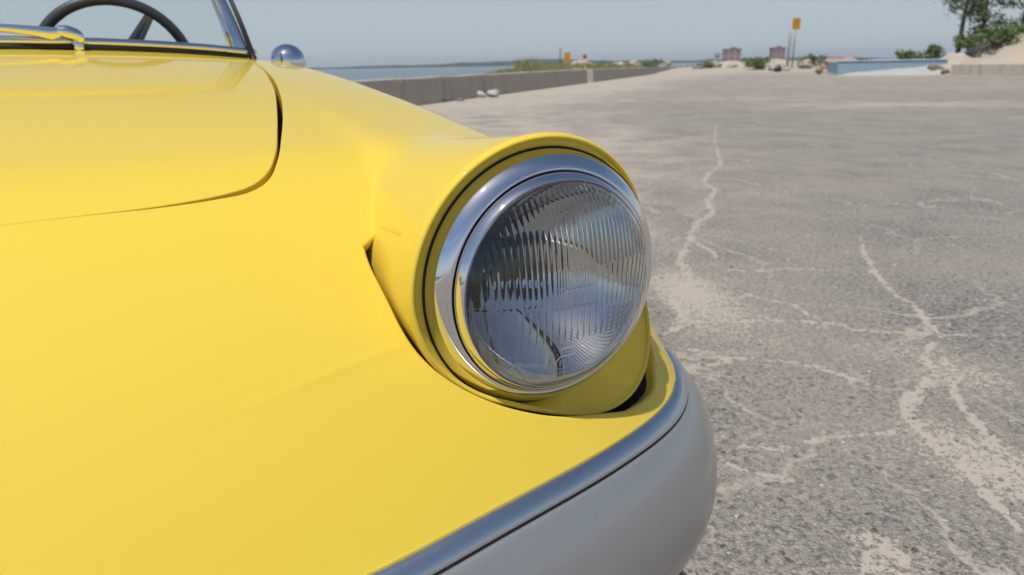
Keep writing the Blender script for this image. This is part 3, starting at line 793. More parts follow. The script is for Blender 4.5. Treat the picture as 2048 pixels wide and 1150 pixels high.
def build_lamp(v0):
    root_v, root_f = lathe_x([(-0.07, 0.020), (-0.071, 0.05), (-0.045, 0.088), (-0.033, 0.1085)], v0, ZL, 64)
    lamp = mesh('headlight', root_v, root_f, M_DARK, car)
    lamp['label'] = 'round chrome-rimmed headlight with ribbed glass' if v0 == 0 else 'far round headlight'
    cp = lambda P, n: [tuple(x) for x in catmull(P, n)]
    v, f = lathe_x(cp([(-.031,.1078),(-.0275,.1087),(-.0255,.1084),(-.0204,.1062),(-.0155,.1030),(-.0117,.0990),(-.0096,.0955),(-.0092,.0938),(-.0102,.0926),(-.014,.0922)], 48), v0, ZL, 160); mesh('chrome_ring', v, f, M_CHROME, lamp)
    v, f = lathe_x(cp([(-.016,.0914),(-.0095,.0916),(-.0075,.0914),(-.004,.0897),(-.0013,.0878),(-.0006,.0868),(-.0015,.0862),(-.004,.0860)], 34), v0, ZL, 160); mesh('inner_trim_ring', v, f, M_CHROME, lamp)
    v, f = lathe_x([(-.0272+.0010*math.cos(t), .1093+.0007*math.sin(t)) for t in np.linspace(0, 2*math.pi, 10, endpoint=False)], v0, ZL, 120, True); mesh('gasket', v, f, M_RUBBER, lamp)
    v, f = lathe_x([(-.0145, .0935), (-.0145, .088)], v0, ZL, 96); mesh('groove_seal', v, f, M_RUBBER, lamp)
    foc = 0.0246; rs = np.linspace(0.012, 0.0850, 30); u0_ = -0.0065-0.0850**2/(4*foc)
    v, f = lathe_x([(u0_+r_*r_/(4*foc), r_) for r_ in rs]+[(-0.0055, 0.0862)], v0, ZL, 96); mesh('reflector', v, f, M_MIRRORMETAL, lamp)
    v, f = lathe_x([(u0_+.0, .0135), (u0_+.006, .0135), (u0_+.007, .0105), (u0_+.026, .0100), (u0_+.031, .0085), (u0_+.034, .005), (u0_+.035, .0005)], v0, ZL, 40); mesh('bulb_shield', v, f, M_BULB, lamp)
    build_lens(lamp, v0)
    m_ = MB(); sg_ = 1 if v0 == 0 else -1
    def rod(a0, b0, a1, b1, r_):  # whitish rods added in place of the highlights along the lens ribs
        pts_ = [(a0+(a1-a0)*x, b0+(b1-b0)*x) for x in np.linspace(0, 1, 9)]
        v, f = tube([(float(sag(math.hypot(a, b)))-0.0037, a*sg_+v0, b+ZL) for a, b in pts_], r_, 6); m_.add(v, f)
    for k in range(17): rod(-0.0205+0.00225*k, -0.0085, -0.0205+0.00225*k, 0.0215, 0.00022)
    for b_ in (-0.0088, 0.0066): rod(-0.0208, b_, 0.0160, b_, 0.00038)
    ob_ = m_.build('rib_highlight_rods', M_EMBOSS, lamp, True); ob_['kind'] = 'stuff'
    lens_text(lamp, v0, 'SERVICE 225', 0.0062, arc_place(0.0785, 238))
    lens_text(lamp, v0, 'HALOGEN', 0.0052, line_place(-0.040, -0.054, -12))
    lens_text(lamp, v0, '20R/HC', 0.0055, line_place(-0.013, -0.0665, 2))
    lens_text(lamp, v0, 'TIPES', 0.0055, line_place(0.013, -0.0585, 8))
    lens_text(lamp, v0, 'E1', 0.0066, line_place(-0.0115, -0.0555, 4))
    lens_text(lamp, v0, 'M1', 0.0052, line_place(-0.0085, -0.0455, 4))
    ring = [line_place(-0.0115, -0.0555, 0)(0.0065*math.cos(t), 0.0065*math.sin(t)) for t in np.linspace(0, 2*math.pi, 40, endpoint=False)]
    v, f = tube([(float(sag(math.hypot(a, b)))+0.0001, a+v0, b+ZL) for a, b in ring], 0.00028, 6, True); mesh('embossed_circle', v, f, M_EMBOSS, lamp)
    bx_ = [line_place(-0.0085, -0.0455, 4)(x*0.0062, y*0.0036) for x, y in ((-1,-1),(0,-1),(1,-1),(1,0),(1,1),(0,1),(-1,1),(-1,0))]
    v, f = tube([(float(sag(math.hypot(a, b)))+0.0001, a+v0, b+ZL) for a, b in resample(np.array(bx_), 0.0012, True)], 0.00024, 6, True); mesh('embossed_frame', v, f, M_EMBOSS, lamp)
    return lamp
build_lamp(0.0); build_lamp(2*VC)

# --- chrome moulding and silver apron along the lower edge
n_arch = -0.135
sp = np.array([(p[0], p[1]) for p in left+[q for q in side if q[0] > n_arch]])
sp = resample(sp, 0.008); full = np.concatenate([mir(sp)[::-1][:-1], sp])
zz = surf0(full[:, 0], full[:, 1]); ker = np.hanning(21); ker /= ker.sum(); zz = np.convolve(np.r_[np.full(10, zz[0]), zz, np.full(10, zz[-1])], ker, 'valid')
tn = np.gradient(full, axis=0); tn = np.stack([np.convolve(np.r_[np.full(4, tn[0, k]), tn[:, k], np.full(4, tn[-1, k])], np.ones(9)/9, 'valid') for k in (0, 1)], 1)
tn /= np.linalg.norm(tn, axis=1, keepdims=True); on = np.stack([tn[:, 1], -tn[:, 0]], 1)
if on[len(on)//2, 0] < 0: on = -on
path = np.concatenate([full, zz[:, None]], 1)
sec = [(-0.004, -0.010), (-0.0035, 0.0010), (-0.001, 0.0024), (0.002, 0.0026), (0.006, 0.0008), (0.0095, -0.0026), (0.012, -0.0062), (0.0132, -0.0090), (0.0130, -0.0112), (0.010, -0.013)]
v, f = sweep(path, on, catmull(sec, 28)); mesh('chrome_moulding', v, f, M_TRIM, car)
v, f = sweep(path, on, [(0.004, -0.006), (0.0120, -0.0118), (0.0134, -0.0130), (0.0134, -0.018), (0.006, -0.02)]); mesh('moulding_seal', v, f, M_RUBBER, car)
vsec = [(0.004, -0.020), (0.0145, -0.0135), (0.020, -0.0175), (0.031, -0.033), (0.0405, -0.056), (0.0475, -0.086), (0.0485, -0.116), (0.042, -0.146), (0.027, -0.174), (0.004, -0.194), (-0.03, -0.206), (-0.08, -0.21)]
v, f = sweep(path, on, catmull(vsec, 60)); mesh('front_apron', v, f, M_SILVER, car)

# --- sides, sills and tail below the belt
def skirt(pts2, name):
    z_ = surf(pts2[:, 0], pts2[:, 1]); t_ = np.gradient(pts2, axis=0); t_ /= np.linalg.norm(t_, axis=1, keepdims=True); o_ = np.stack([t_[:, 1], -t_[:, 0]], 1)
    mid = len(pts2)//2; c_ = np.array([-1.6, VC])
    if o_[mid] @ (pts2[mid]-c_) < 0: o_ = -o_
    p3 = np.concatenate([pts2, z_[:, None]], 1)
    v, f = sweep(p3, o_, catmull([(-0.002, 0.002), (0.012, -0.05), (0.016, -0.12), (0.008, -0.2), (-0.02, -0.28), (-0.06, -0.31)], 24)); return mesh(name, v, f, M_PAINT, car)
sd = np.array([q for q in side if -2.26 < q[0] < -0.81]); skirt(sd, 'sill_panel'); skirt(mir(sd), 'sill_panel')
tl_ = np.array([q for q in side if q[0] < -2.985]+tail); tl_ = np.concatenate([tl_, mir(tl_)[::-1][1:]]); skirt(tl_, 'tail_panel')
# floor tray and wheel wells
m_ = MB(); m_.box(-3.0, -0.1, VC-0.60, VC+0.60, 0.17, 0.20); m_.box(-0.86, -0.84, VC-0.60, VC+0.60, 0.2, 0.60); m_.box(-0.10, -0.09, VC-0.62, VC+0.62, 0.2, 0.44); m_.build('underbody', M_DARK, car)
def wheel(u_, v_, steer):
    Rw = 0.315; root = empty('wheel', (u_, v_, Rw), R(90)+steer); root.parent = car
    tread = [(0.07, 0.215), (0.082, 0.245), (0.082, 0.285), (0.070, 0.306), (0.05, 0.313), (0.02, 0.315), (-0.02, 0.315), (-0.05, 0.313), (-0.07, 0.306), (-0.082, 0.285), (-0.082, 0.245), (-0.07, 0.215)]
    v, f = lathe_x(tread, 0, 0, 72, True)
    ty = mesh('tyre', v, f, M_TYRE, root)
    v, f = lathe_x([(-.07, .212), (.062, .214), (.066, .205), (.03, .19), (.025, .12), (.04, .07), (.05, .055), (.052, .001)], 0, 0, 48)
    sg_ = 1 if v_ > VC else -1
    rimo = mesh('wheel_rim', [(p[0]*sg_, p[1], p[2]) for p in v], f, M_SILVER, root)
    m2 = MB()
    for k in range(64):
        a = 2*math.pi*k/64; c, s = math.cos(a), math.sin(a); c2, s2 = math.cos(a+0.05), math.sin(a+0.05)
        for (x0, x1, sh) in ((-0.062, -0.03, 0), (-0.022, 0.022, 0.05), (0.03, 0.062, 0)):
            q = []
            for (x, aa_) in ((x0, a+sh), (x1, a+sh), (x1, a+sh+0.06), (x0, a+sh+0.06)):
                q.append((x, 0.310*math.cos(aa_), 0.310*math.sin(aa_)))
            for (x, aa_) in ((x0, a+sh), (x1, a+sh), (x1, a+sh+0.06), (x0, a+sh+0.06)):
                q.append((x, 0.3195*math.cos(aa_), 0.3195*math.sin(aa_)))
            m2.add(q, [(4, 5, 6, 7), (0, 1, 5, 4), (1, 2, 6, 5), (2, 3, 7, 6), (3, 0, 4, 7)])
    m2.build('tread', M_TYRE, root)
    return root
wheel(-0.45, 0.150, R(7)); wheel(-0.45, 2*VC-0.150, R(7)); wheel(-2.62, 0.115, 0); wheel(-2.62, 2*VC-0.115, 0)

# --- windscreen
def ws_base(v_): u_ = float(u_ws(v_)); return np.array([u_, v_, float(surf(u_, v_))+0.004])
def ws_top(v_):
    b = v_-VC; vt = VC+b*0.935; return np.array([float(u_ws(v_))-0.075, vt, 1.020])
HW = 0.527
vs_ = np.linspace(VC-HW, VC+HW, 61); NR = 12; V = []; F = []
for v_ in vs_:
    a, b = ws_base(v_), ws_top(v_)
    for k in range(NR): V.append(a+(b-a)*k/(NR-1)+np.array([0.02*math.sin(math.pi*k/(NR-1)), 0, 0]))
for i in range(60):
    for k in range(NR-1): F.append((i*NR+k, (i+1)*NR+k, (i+1)*NR+k+1, i*NR+k+1))
glass = mesh('windscreen', V, F, M_PANE, car)
base_l = [ws_base(v_) for v_ in np.linspace(VC-HW-0.012, VC+HW+0.012, 80)]
v, f = tube([p+np.array([0.004, 0, 0.0]) for p in base_l], 0.0060, 10); mesh('base_gasket', v, f, M_RUBBER, glass)
v, f = tube([p+np.array([0.0, 0, 0.0115]) for p in base_l], 0.0085, 10); mesh('base_trim', v, f, M_CHROME, glass)
top_l = [ws_top(v_) for v_ in np.linspace(VC-HW, VC+HW, 60)]
v, f = tube(top_l, 0.013, 10); mesh('top_rail', v, f, M_CHROME, glass)
for sgn in (1, -1):
    for (nm, mt_, off, wv, wu) in (('pillar', M_CHROME, -0.021, 0.0215, 0.013), ('pillar_seal', M_RUBBER, 0.0065, 0.0065, 0.012)):
        V = []; F = []; n = 18; K = 14
        for k in range(K):
            x = k/(K-1)
            a, b = ws_base(VC+sgn*HW), ws_top(VC+sgn*HW); p = a+(b-a)*x+np.array([0.018*math.sin(math.pi*x)+0.006, 0, 0]); sc_ = 1.0-0.25*x
            if k == 0: p = p+np.array([0, 0, -0.004])
            for i in range(n):
                t = 2*math.pi*i/n; cx, cz = math.cos(t), math.sin(t)
                V.append((p[0]+wu*cz*sc_, p[1]+sgn*(off+wv*math.copysign(abs(cx)**0.7, cx)*sc_), p[2]))
        for k in range(K-1):
            for i in range(n): F.append((k*n+i, k*n+(i+1) % n, (k+1)*n+(i+1) % n, (k+1)*n+i))
        F.append(tuple(range(n))); F.append(tuple((K-1)*n+i for i in range(n)))
        mesh(nm, V, F, mt_, glass)

# --- wiper
pv = np.array([-1.205, -0.3465, float(surf(-1.205, -0.3465))])
v, f = tube([pv+np.array([0, 0, -0.01]), pv+np.array([0, 0, 0.012]), pv+np.array([0.001, -0.001, 0.020])], [0.010, 0.0095, 0.0075], 16); wip = mesh('wiper', v, f, M_CHROME, car)
v, f = tube(catmull([pv+np.array([0.0, 0.006, 0.016]), pv+np.array([0.004, 0.002, 0.026]), pv+np.array([0.006, -0.014, 0.033]), pv+np.array([0.006, -0.030, 0.036])], 16), np.interp(np.linspace(0, 1, 16), [0, .4, .7, 1], [.008, .012, .0125, .009]), 14); mesh('pivot_head', v, f, M_CHROME, wip)
arm = catmull([pv+np.array([0.006, -0.024, 0.036]), pv+np.array([0.008, -0.08, 0.040]), pv+np.array([0.012, -0.17, 0.044]), pv+np.array([0.012, -0.34, 0.046])], 30)
V = []; F = []
for i, p in enumerate(arm):
    wd = np.interp(i, [0, 6, 29], [.0085, .0075, .006]); lo_ = np.interp(i, [0, 2, 10, 29], [.010, .018, .010, .004])
    for (a, b) in ((wd*.6, -lo_), (wd, .002), (wd*.4, .005), (-wd*.4, .005), (-wd, .002), (-wd*.6, -lo_)): V.append(p+np.array([a, 0, b]))
for i in range(len(arm)-1):
    for k in range(6): F.append((i*6+k, i*6+(k+1) % 6, (i+1)*6+(k+1) % 6, (i+1)*6+k))
F.append(tuple(range(6))); F.append(tuple((len(arm)-1)*6+k for k in range(6)))
mesh('wiper_arm', V, F, M_CHROME, wip)
bl = [pv+np.array([-0.012-0.02*(x/0.34)**2, -0.11-x, 0.022+0.004*math.sin(x*8)]) for x in np.linspace(0, 0.36, 20)]
v, f = tube(bl, 0.0045, 8); mesh('wiper_blade', v, f, M_RUBBER, wip)
v, f = tube([arm[-8], bl[12]], 0.004, 8); mesh('blade_clip', v, f, M_RUBBER, wip)

# --- wing mirror
mc = np.array([-1.50, 0.1055, 0.8480]); rm = 0.0445
prof = [(0.046*math.cos(t), rm*math.sin(t)) for t in np.linspace(0.02, math.pi/2, 22)]+[(-0.012, 0.0445), (-0.020, 0.0435), (-0.022, 0.041)]
v, f = lathe_x([(u_+mc[0], r_) for u_, r_ in prof], mc[1], mc[2], 56); mi = mesh('wing_mirror', v, f, M_CHROME, car)
v, f = lathe_x([(mc[0]-0.0205, 0.0415), (mc[0]-0.0205, 0.001)], mc[1], mc[2], 40); mesh('mirror_glass', v, f, M_MIRRORGLASS, mi)
zb_ = float(surf(-1.5, 0.1055)); v, f = tube([(mc[0], mc[1], zb_-0.004), (mc[0], mc[1], zb_+0.006), (mc[0], mc[1], mc[2]-0.02)], [0.024, 0.014, 0.010], 16); mesh('mirror_stem', v, f, M_CHROME, mi)

# --- cockpit: steering wheel, dash, seats
sw_c = np.array([-1.775, -0.285, 0.832]); tilt = R(18); Rw = 0.196
e1 = np.array([0, 1.0, 0]); e2 = np.array([math.sin(tilt), 0, math.cos(tilt)]); e3 = np.cross(e1, e2)
def swp(r_, t, d=0.0): return sw_c+e1*(r_*math.cos(t))+e2*(r_*math.sin(t))+e3*d
v, f = tube([swp(Rw-0.013, t) for t in np.linspace(0, 2*math.pi, 96, endpoint=False)], 0.0135, 14, True); stw = mesh('steering_wheel', v, f, M_WHEELRIM, car)
for ang in (57, 177, 297):
    t = R(ang)
    for off in (-0.007, 0.007):
        d_ = e1*(-math.sin(t)*off)+e2*(math.cos(t)*off)
        pts_ = [swp(0.03, t)+d_*2.0-e3*0.0, swp(0.10, t)+d_*1.2, swp(Rw-0.016, t)+d_*0.5]
        v, f = tube(catmull(pts_, 10), np.linspace(0.0095, 0.0075, 10), 8); mesh('spoke', v, f, M_SPOKE, stw)
hubp = [(0.0, 0.034), (0.012, 0.034), (0.018, 0.026), (0.02, 0.001)]
V = []; F = []
for (d, r_) in hubp:
    for k in range(28): V.append(swp(r_, 2*math.pi*k/28, -d))
for i in range(3):
    for k in range(28): F.append((i*28+k, i*28+(k+1) % 28, (i+1)*28+(k+1) % 28, (i+1)*28+k))
mesh('horn_hub', V, F, M_WHEELRIM, stw)
v, f = tube([swp(0, 0, 0.01), np.array([-1.42, -0.285, 0.72])], 0.02, 12); mesh('steering_column', v, f, M_WHEELRIM, stw)
m_ = MB(); m_.box(-1.60, -1.545, VC-0.50, VC+0.50, 0.60, 0.815); da = m_.build('dashboard', M_LEATHER, car); bevel(da, 0.02, 3)
m_ = MB(); m_.box(-2.5, -1.0, VC-0.58, VC+0.58, 0.2, 0.24); m_.build('cabin_floor', M_LEATHER, car)
for sgn in (1, -1):
    m_ = MB(); m_.box(-2.25, -1.80, VC+sgn*0.25-0.21, VC+sgn*0.25+0.21, 0.24, 0.44); se = m_.build('seat', M_LEATHER, car); bevel(se, 0.05, 4)
    m_ = MB(); v = [(-2.22, -.21, .40), (-2.10, -.21, .40), (-2.10, .21, .40), (-2.22, .21, .40), (-2.36, -.19, .82), (-2.26, -.19, .82), (-2.26, .19, .82), (-2.36, .19, .82)]
    m_.add([(a, b+VC+sgn*0.25, c) for a, b, c in v], [(0,3,2,1),(4,5,6,7),(0,1,5,4),(1,2,6,5),(2,3,7,6),(3,0,4,7)]); bk = m_.build('backrest', M_LEATHER, se); bevel(bk, 0.04, 4)

# ================================================================== far things across the lot
def noise_z(x, y, sc, seed=0.0):
    return (math.sin(x*sc*1.3+seed)+math.sin(y*sc*1.7+seed*2.1)+math.sin((x+y)*sc*2.9+seed*0.7)*0.5+math.sin((x*1.7-y)*sc*5.3+seed)*0.25)/2.75
def dune(name, cx, cy_, rx, ry, h, rot=0.0, z0=-0.3, seed=0.0, n=44, mat=M_SAND, rough=0.25):
    v = []; f = []; c, s = math.cos(rot), math.sin(rot)
    for i in range(n+1):
        for j in range(n+1):
            a, b = -1+2*i/n, -1+2*j/n; d = math.sqrt(a*a+b*b)
            k = float(smooth01(np.array(1-d)))
            x, y = cx+a*rx*c-b*ry*s, cy_+a*rx*s+b*ry*c
            v.append((x, y, z0+(h-z0)*k*(1+rough*noise_z(x, y, 0.9, seed)) + (0.10*noise_z(x, y, 2.6, seed)+0.07*noise_z(y, x, 6.1, seed*1.7))*min(1, 3*k)))
    for i in range(n):
        for j in range(n): f.append((i*(n+1)+j, (i+1)*(n+1)+j, (i+1)*(n+1)+j+1, i*(n+1)+j+1))
    return mesh(name, v, f, mat, kind='structure')
dune('sand_spit', 5.5, 60, 11, 7, 0.80, 0.1, -1.8, 1.0)
dune('sand_berm', 24.5, 73, 14, 9, 0.75, -0.1, -0.4, 2.0, rough=0.4)
dune('sand_berm', 42, 68, 16, 9, 0.85, -0.2, -0.4, 3.0, rough=0.4)
dune('sand_dune', 33.5, 44.5, 13.5, 10, 2.25, 0.25, -0.5, 4.0, rough=0.2)
dune('sand_dune', 23.4, 38.3, 3.0, 2.2, 0.85, 0.2, -0.4, 5.0, n=26, rough=0.45)

def leaf_mat(name, a, b):
    mt = pmat(name, a, 0.6); t = NT(mt)
    oi = t.new('ShaderNodeNewGeometry'); pos = oi.outputs['Position']
    t.link(t.mix(t.noise(pos, 1.3, 3), a, b), t.b.inputs['Base Color'])
    t.b.inputs['Subsurface Weight'].default_value = 0.0
    return mt
M_LEAF = leaf_mat('tree_leaves', (0.055, 0.085, 0.03), (0.12, 0.155, 0.055))
M_LEAF2 = leaf_mat('shrub_leaves', (0.08, 0.125, 0.04), (0.17, 0.22, 0.085))
M_GRASS = leaf_mat('dune_grass_blades', (0.14, 0.17, 0.06), (0.30, 0.29, 0.13))
def bark():
    mt = pmat('bark', (0.07, 0.055, 0.045), 0.95); t = NT(mt); pos = t.new('ShaderNodeNewGeometry').outputs['Position']
    t.link(t.mix(t.noise(pos, 9, 5, 0.7), (0.04, 0.033, 0.028), (0.11, 0.09, 0.075)), t.b.inputs['Base Color']); return mt
M_BARK = bark()
def leaves(centres, per, spread, size, rnd):
    n = len(centres)*per; C_ = np.repeat(np.array(centres), per, 0); sp_ = np.repeat(np.array(spread), per)[:, None] if np.ndim(spread) else spread
    d = rnd.normal(size=(n, 3)); P = C_+d*sp_*np.array([1, 1, 0.75])*0.55
    a = rnd.normal(size=(n, 3)); a /= np.linalg.norm(a, axis=1, keepdims=True); b = np.cross(a, rnd.normal(size=(n, 3))); b /= np.linalg.norm(b, axis=1, keepdims=True)
    s = size*rnd.uniform(0.6, 1.3, (n, 1)); V = np.stack([P-a*s, P+b*s*0.45, P+a*s, P-b*s*0.45], 1).reshape(-1, 3)
    F = [(4*i, 4*i+1, 4*i+2, 4*i+3) for i in range(n)]
    return V, F
def shrub(x, y, z, wd, ht, n, seed, label, mat=None, cat='shrub', group='shrubs on the far sand'):
    rnd = np.random.default_rng(seed); root = empty('shrub', (x, y, z)); tag(root, label, cat, group)
    cs = [(rnd.normal()*wd*0.22, rnd.normal()*wd*0.22, ht*rnd.uniform(0.15, 0.8)) for _ in range(n)]
    V, F = leaves(cs, 60, wd*0.16, 0.10, rnd); V[:, 2] = np.abs(V[:, 2])
    mesh('foliage', V, F, mat or M_LEAF2, root, smooth=False)
    for c in cs[:3]:
        v, f = tube([(c[0]*0.1, c[1]*0.1, -0.1), (c[0]*0.5, c[1]*0.5, c[2]*0.5), c], [0.03, 0.02, 0.008], 6); mesh('stem', v, f, M_BARK, root)
    return root
def tree(x, y, z, ht, rad, seed, label, lean=0.0, low=0.25, per=46, nb=26):
    rnd = np.random.default_rng(seed); root = empty('tree', (x, y, z)); tag(root, label, 'tree', 'trees on the sand dune')
    tr = catmull([(0, 0, -0.4), (lean*0.3, 0.05, ht*0.25), (lean*0.6, -0.05, ht*0.5), (lean, 0.05, ht*0.78), (lean*1.1, 0, ht)], 24)
    v, f = tube(tr, np.linspace(0.14, 0.03, 24), 10); mesh('trunk', v, f, M_BARK, root)
    cs = []; sp = []
    for k in range(nb):
        q = rnd.uniform(low, 1.0); i = int(q*23); p0 = tr[i]; an = rnd.uniform(0, 6.28); l = rad*rnd.uniform(0.45, 1.0)*(1.15-q*0.6)
        p2 = p0+np.array([math.cos(an)*l, math.sin(an)*l, rnd.uniform(0.1, 0.55)*l]); p1 = (p0+p2)/2+np.array([0, 0, 0.12*l])
        v, f = tube(catmull([p0, p1, p2], 7), np.linspace(0.05*(1.2-q), 0.012, 7), 6); mesh('limb', v, f, M_BARK, root)
        for e in (0.6, 0.85, 1.0):
            cs.append(p0+(p2-p0)*e+rnd.normal(size=3)*0.18); sp.append(0.42*rnd.uniform(0.7, 1.3))
    V, F = leaves(cs, int(per*0.7), sp, 0.11, rnd); mesh('crown', V, F, M_LEAF, root, smooth=False)
    return root
tree(26.9, 44.0, 1.35, 6.5, 1.25, 11, 'slim leafy tree with bare lower trunk, leftmost on the dune', 0.15, 0.30)
tree(29.2, 45.5, 1.6, 7.0, 1.6, 12, 'bushier dark tree on the dune right of the slim one', -0.25, 0.14, 46, 30)
tree(31.5, 45.5, 1.7, 7.0, 1.6, 13, 'tree at the right picture edge on the dune crest', 0.2, 0.30)
tree(34.5, 47.0, 1.7, 6.5, 1.8, 14, 'tree standing furthest right on the dune behind the others', 0.2, 0.2)
for i, (px, Y, z, wd, ht, n, lb) in enumerate([
    (1990, 43.5, 1.75, 2.4, 0.9, 30, 'dense green shrub on dune crest below the trees'),
    (2050, 44.5, 1.8, 2.6, 1.1, 30, 'green shrub on dune crest at the right picture edge'),
    (1938, 43.5, 1.45, 1.6, 0.7, 20, 'green shrub at the foot of the slim tree'),
    (1868, 45.0, 0.85, 1.5, 0.9, 18, 'bright green shrub on the dune shoulder left of the trees'),
    (1822, 46.5, 0.72, 1.3, 0.7, 16, 'small dark shrub just above the right end of the blue wall'),
    (1722, 52.0, 0.42, 1.7, 0.55, 16, 'flat dark shrub behind the blue wall'),
    (1632, 62.0, 0.45, 2.4, 0.9, 20, 'green shrub on the sand right of the yellow sign'),
    (1524, 60.0, 0.30, 2.2, 0.95, 22, 'rounded green shrub on the sand left of the yellow sign'),
    (1418, 68.0, 0.35, 2.0, 0.5, 12, 'low dark scrub on the sand near the far wall end'),
    (1308, 76.0, 0.35, 2.2, 1.0, 18, 'green shrub behind the far length of sea wall'),
    (1262, 70.0, 0.30, 1.6, 0.7, 12, 'small shrub behind the sea wall beside pale rocks'),
    (1220, 66.0, 0.45, 1.8, 0.6, 12, 'low scrub on the spit right of the red round sign')]):
    X = (px-1024)/1400*0.953*Y; shrub(X, Y, z-0.12, wd, ht, n, 40+i, lb)
# dune grass on the spit
def grass():
    V = []; F = []; rnd = np.random.default_rng(5)
    tall = [(1046, 3), (1060, 3), (1052, 2), (1072, 2), (1085, 2)]
    spots = []
    for _ in range(900):
        x_ = rnd.uniform(-1.8, 10.5); spots.append((x_, rnd.uniform(57, 62), rnd.uniform(0.12, 0.36)))
    for px, n in tall:
        for _ in range(n*5): spots.append(((px-1024)/1400*0.953*57+rnd.normal()*0.28, 57+rnd.normal()*0.5, rnd.uniform(0.4, 1.15)))
    for (x, y, h) in spots:
        z = 0.72-1.1*min(1, (x-5.5)**2/90)-0.25*abs(y-60)/6
        for k in range(4):
            a = rnd.uniform(0, 6.28); l = h*rnd.uniform(0.2, 0.5); w_ = 0.02; bx, by = x+rnd.normal()*0.08, y+rnd.normal()*0.08; i = len(V)
            V += [(bx-w_, by, z-0.25), (bx+w_, by, z-0.25), (bx+math.cos(a)*l*0.4+w_*0.7, by+math.sin(a)*l*0.4, z+h*0.6), (bx+math.cos(a)*l*0.4-w_*0.7, by+math.sin(a)*l*0.4, z+h*0.6), (bx+math.cos(a)*l, by+math.sin(a)*l, z+h)]
            F += [(i, i+1, i+2, i+3), (i+3, i+2, i+4)]
    o = mesh('dune_grass', V, F, M_GRASS, None, False, kind='stuff'); o['label'] = 'tall yellow-green beach grass growing on the sand spit'; o['category'] = 'grass'
grass()
# rocks
def rock(x, y, z, s, seed, label, mat, flat=0.65):
    rnd = np.random.default_rng(seed); v = []; f = []; n1, n2 = 9, 14; ph = rnd.uniform(0, 6.28, 6)
    for i in range(n1+1):
        t = math.pi*i/n1
        for j in range(n2):
            p = 2*math.pi*j/n2; d = np.array([math.sin(t)*math.cos(p), math.sin(t)*math.sin(p), math.cos(t)])
            k = 1+0.22*math.sin(d[0]*3+ph[0])+0.18*math.sin(d[1]*4+ph[1])+0.15*math.sin(d[2]*5+d[0]*3+ph[2])+rnd.normal()*0.04
            v.append(tuple(d*s*k*np.array([1.25, 0.9, flat])))
    for i in range(n1):
        for j in range(n2): f.append((i*n2+j, (i+1)*n2+j, (i+1)*n2+(j+1) % n2, i*n2+(j+1) % n2))
    o = mesh('rock', v, f, mat, None, False); o.location = (x, y, z); o.rotation_euler = (0, 0, rnd.uniform(0, 6.28))
    return tag(o, label, 'rock', 'loose rocks on the sand')
M_ROCKP = concrete_mat('pale_rock', (0.42, 0.39, 0.36), (0.58, 0.54, 0.50), (0.25, 0.22, 0.2)); M_ROCKD = concrete_mat('dark_rock', (0.14, 0.135, 0.14), (0.24, 0.22, 0.21)); M_ROCKB = concrete_mat('brown_rubble', (0.20, 0.155, 0.11), (0.30, 0.24, 0.18)); M_ROCKT = concrete_mat('tan_rock', (0.36, 0.29, 0.23), (0.45, 0.38, 0.31))
rock(-0.42, 20.15, 0.10, 0.16, 1, 'pale rock at the wall foot, right one of the pair', M_ROCKP)
rock(-0.80, 20.0, 0.07, 0.17, 2, 'grey rock at the wall foot, left one of the pair', M_ROCKP, 0.5)
rock(-1.62, 17.75, 0.03, 0.12, 3, 'small dark rock at the wall foot beside the fender', M_ROCKD, 0.5)
rock(-1.25, 18.2, 0.02, 0.10, 4, 'dark stone in the sand left of the pale rocks', M_ROCKD, 0.5)
rock(-1.95, 17.4, 0.03, 0.11, 5, 'pale stone at the wall foot nearest the fender', M_ROCKP, 0.5)
for i, (px, Y, z, s, lb, mt_) in enumerate([(1278, 72, 0.75, 0.55, 'tan boulder behind the far sea wall', M_ROCKT), (1245, 70, 0.75, 0.42, 'pale boulder behind the far sea wall beside the scrub', M_ROCKP), (1345, 78, 0.75, 0.38, 'brown boulder near the far end of the sea wall', M_ROCKT),
                                      (1568, 57, 0.25, 0.75, 'sand-coloured boulder at the foot of the sign posts', M_ROCKT), (1620, 60, 0.45, 0.55, 'brown boulder right of the sign posts', M_ROCKT), (1440, 70, 0.45, 0.55, 'tan boulder below the far buildings', M_ROCKT), (1470, 68, 0.35, 0.42, 'reddish boulder on the berm below the far buildings', M_ROCKT), (1405, 66, 0.3, 0.40, 'dark brown boulder at the left end of the berm', M_ROCKD), (1884, 36.6, 0.38, 0.24, 'brown rubble lump against the right end of the blue barrier', M_ROCKB), (1903, 36.0, 0.18, 0.20, 'smaller brown rubble lump left of the tan retaining wall', M_ROCKB), (1648, 43.5, 0.22, 0.22, 'brown rubble lump at the left end of the blue barrier', M_ROCKB)]):
    rock((px-1024)/1400*0.953*Y, Y, z, s, 20+i, lb, mt_, 0.6)
def slab_thing(name, px, Y, z, wd, dp, ht, mat, label, cat, extra=None):
    X = (px-1024)/1400*0.953*Y; root = empty(name, (X, Y, z), -math.atan2(X, Y)*0.0)
    return tag(root, label, cat), X
# red boulder-like mound behind the blue wall
rock((1690-1024)/1400*0.953*50, 50, 0.55, 1.0, 61, 'long reddish boulder showing over the blue wall', concrete_mat('red_rock', (0.36, 0.24, 0.19), (0.44, 0.32, 0.26)), 0.35)
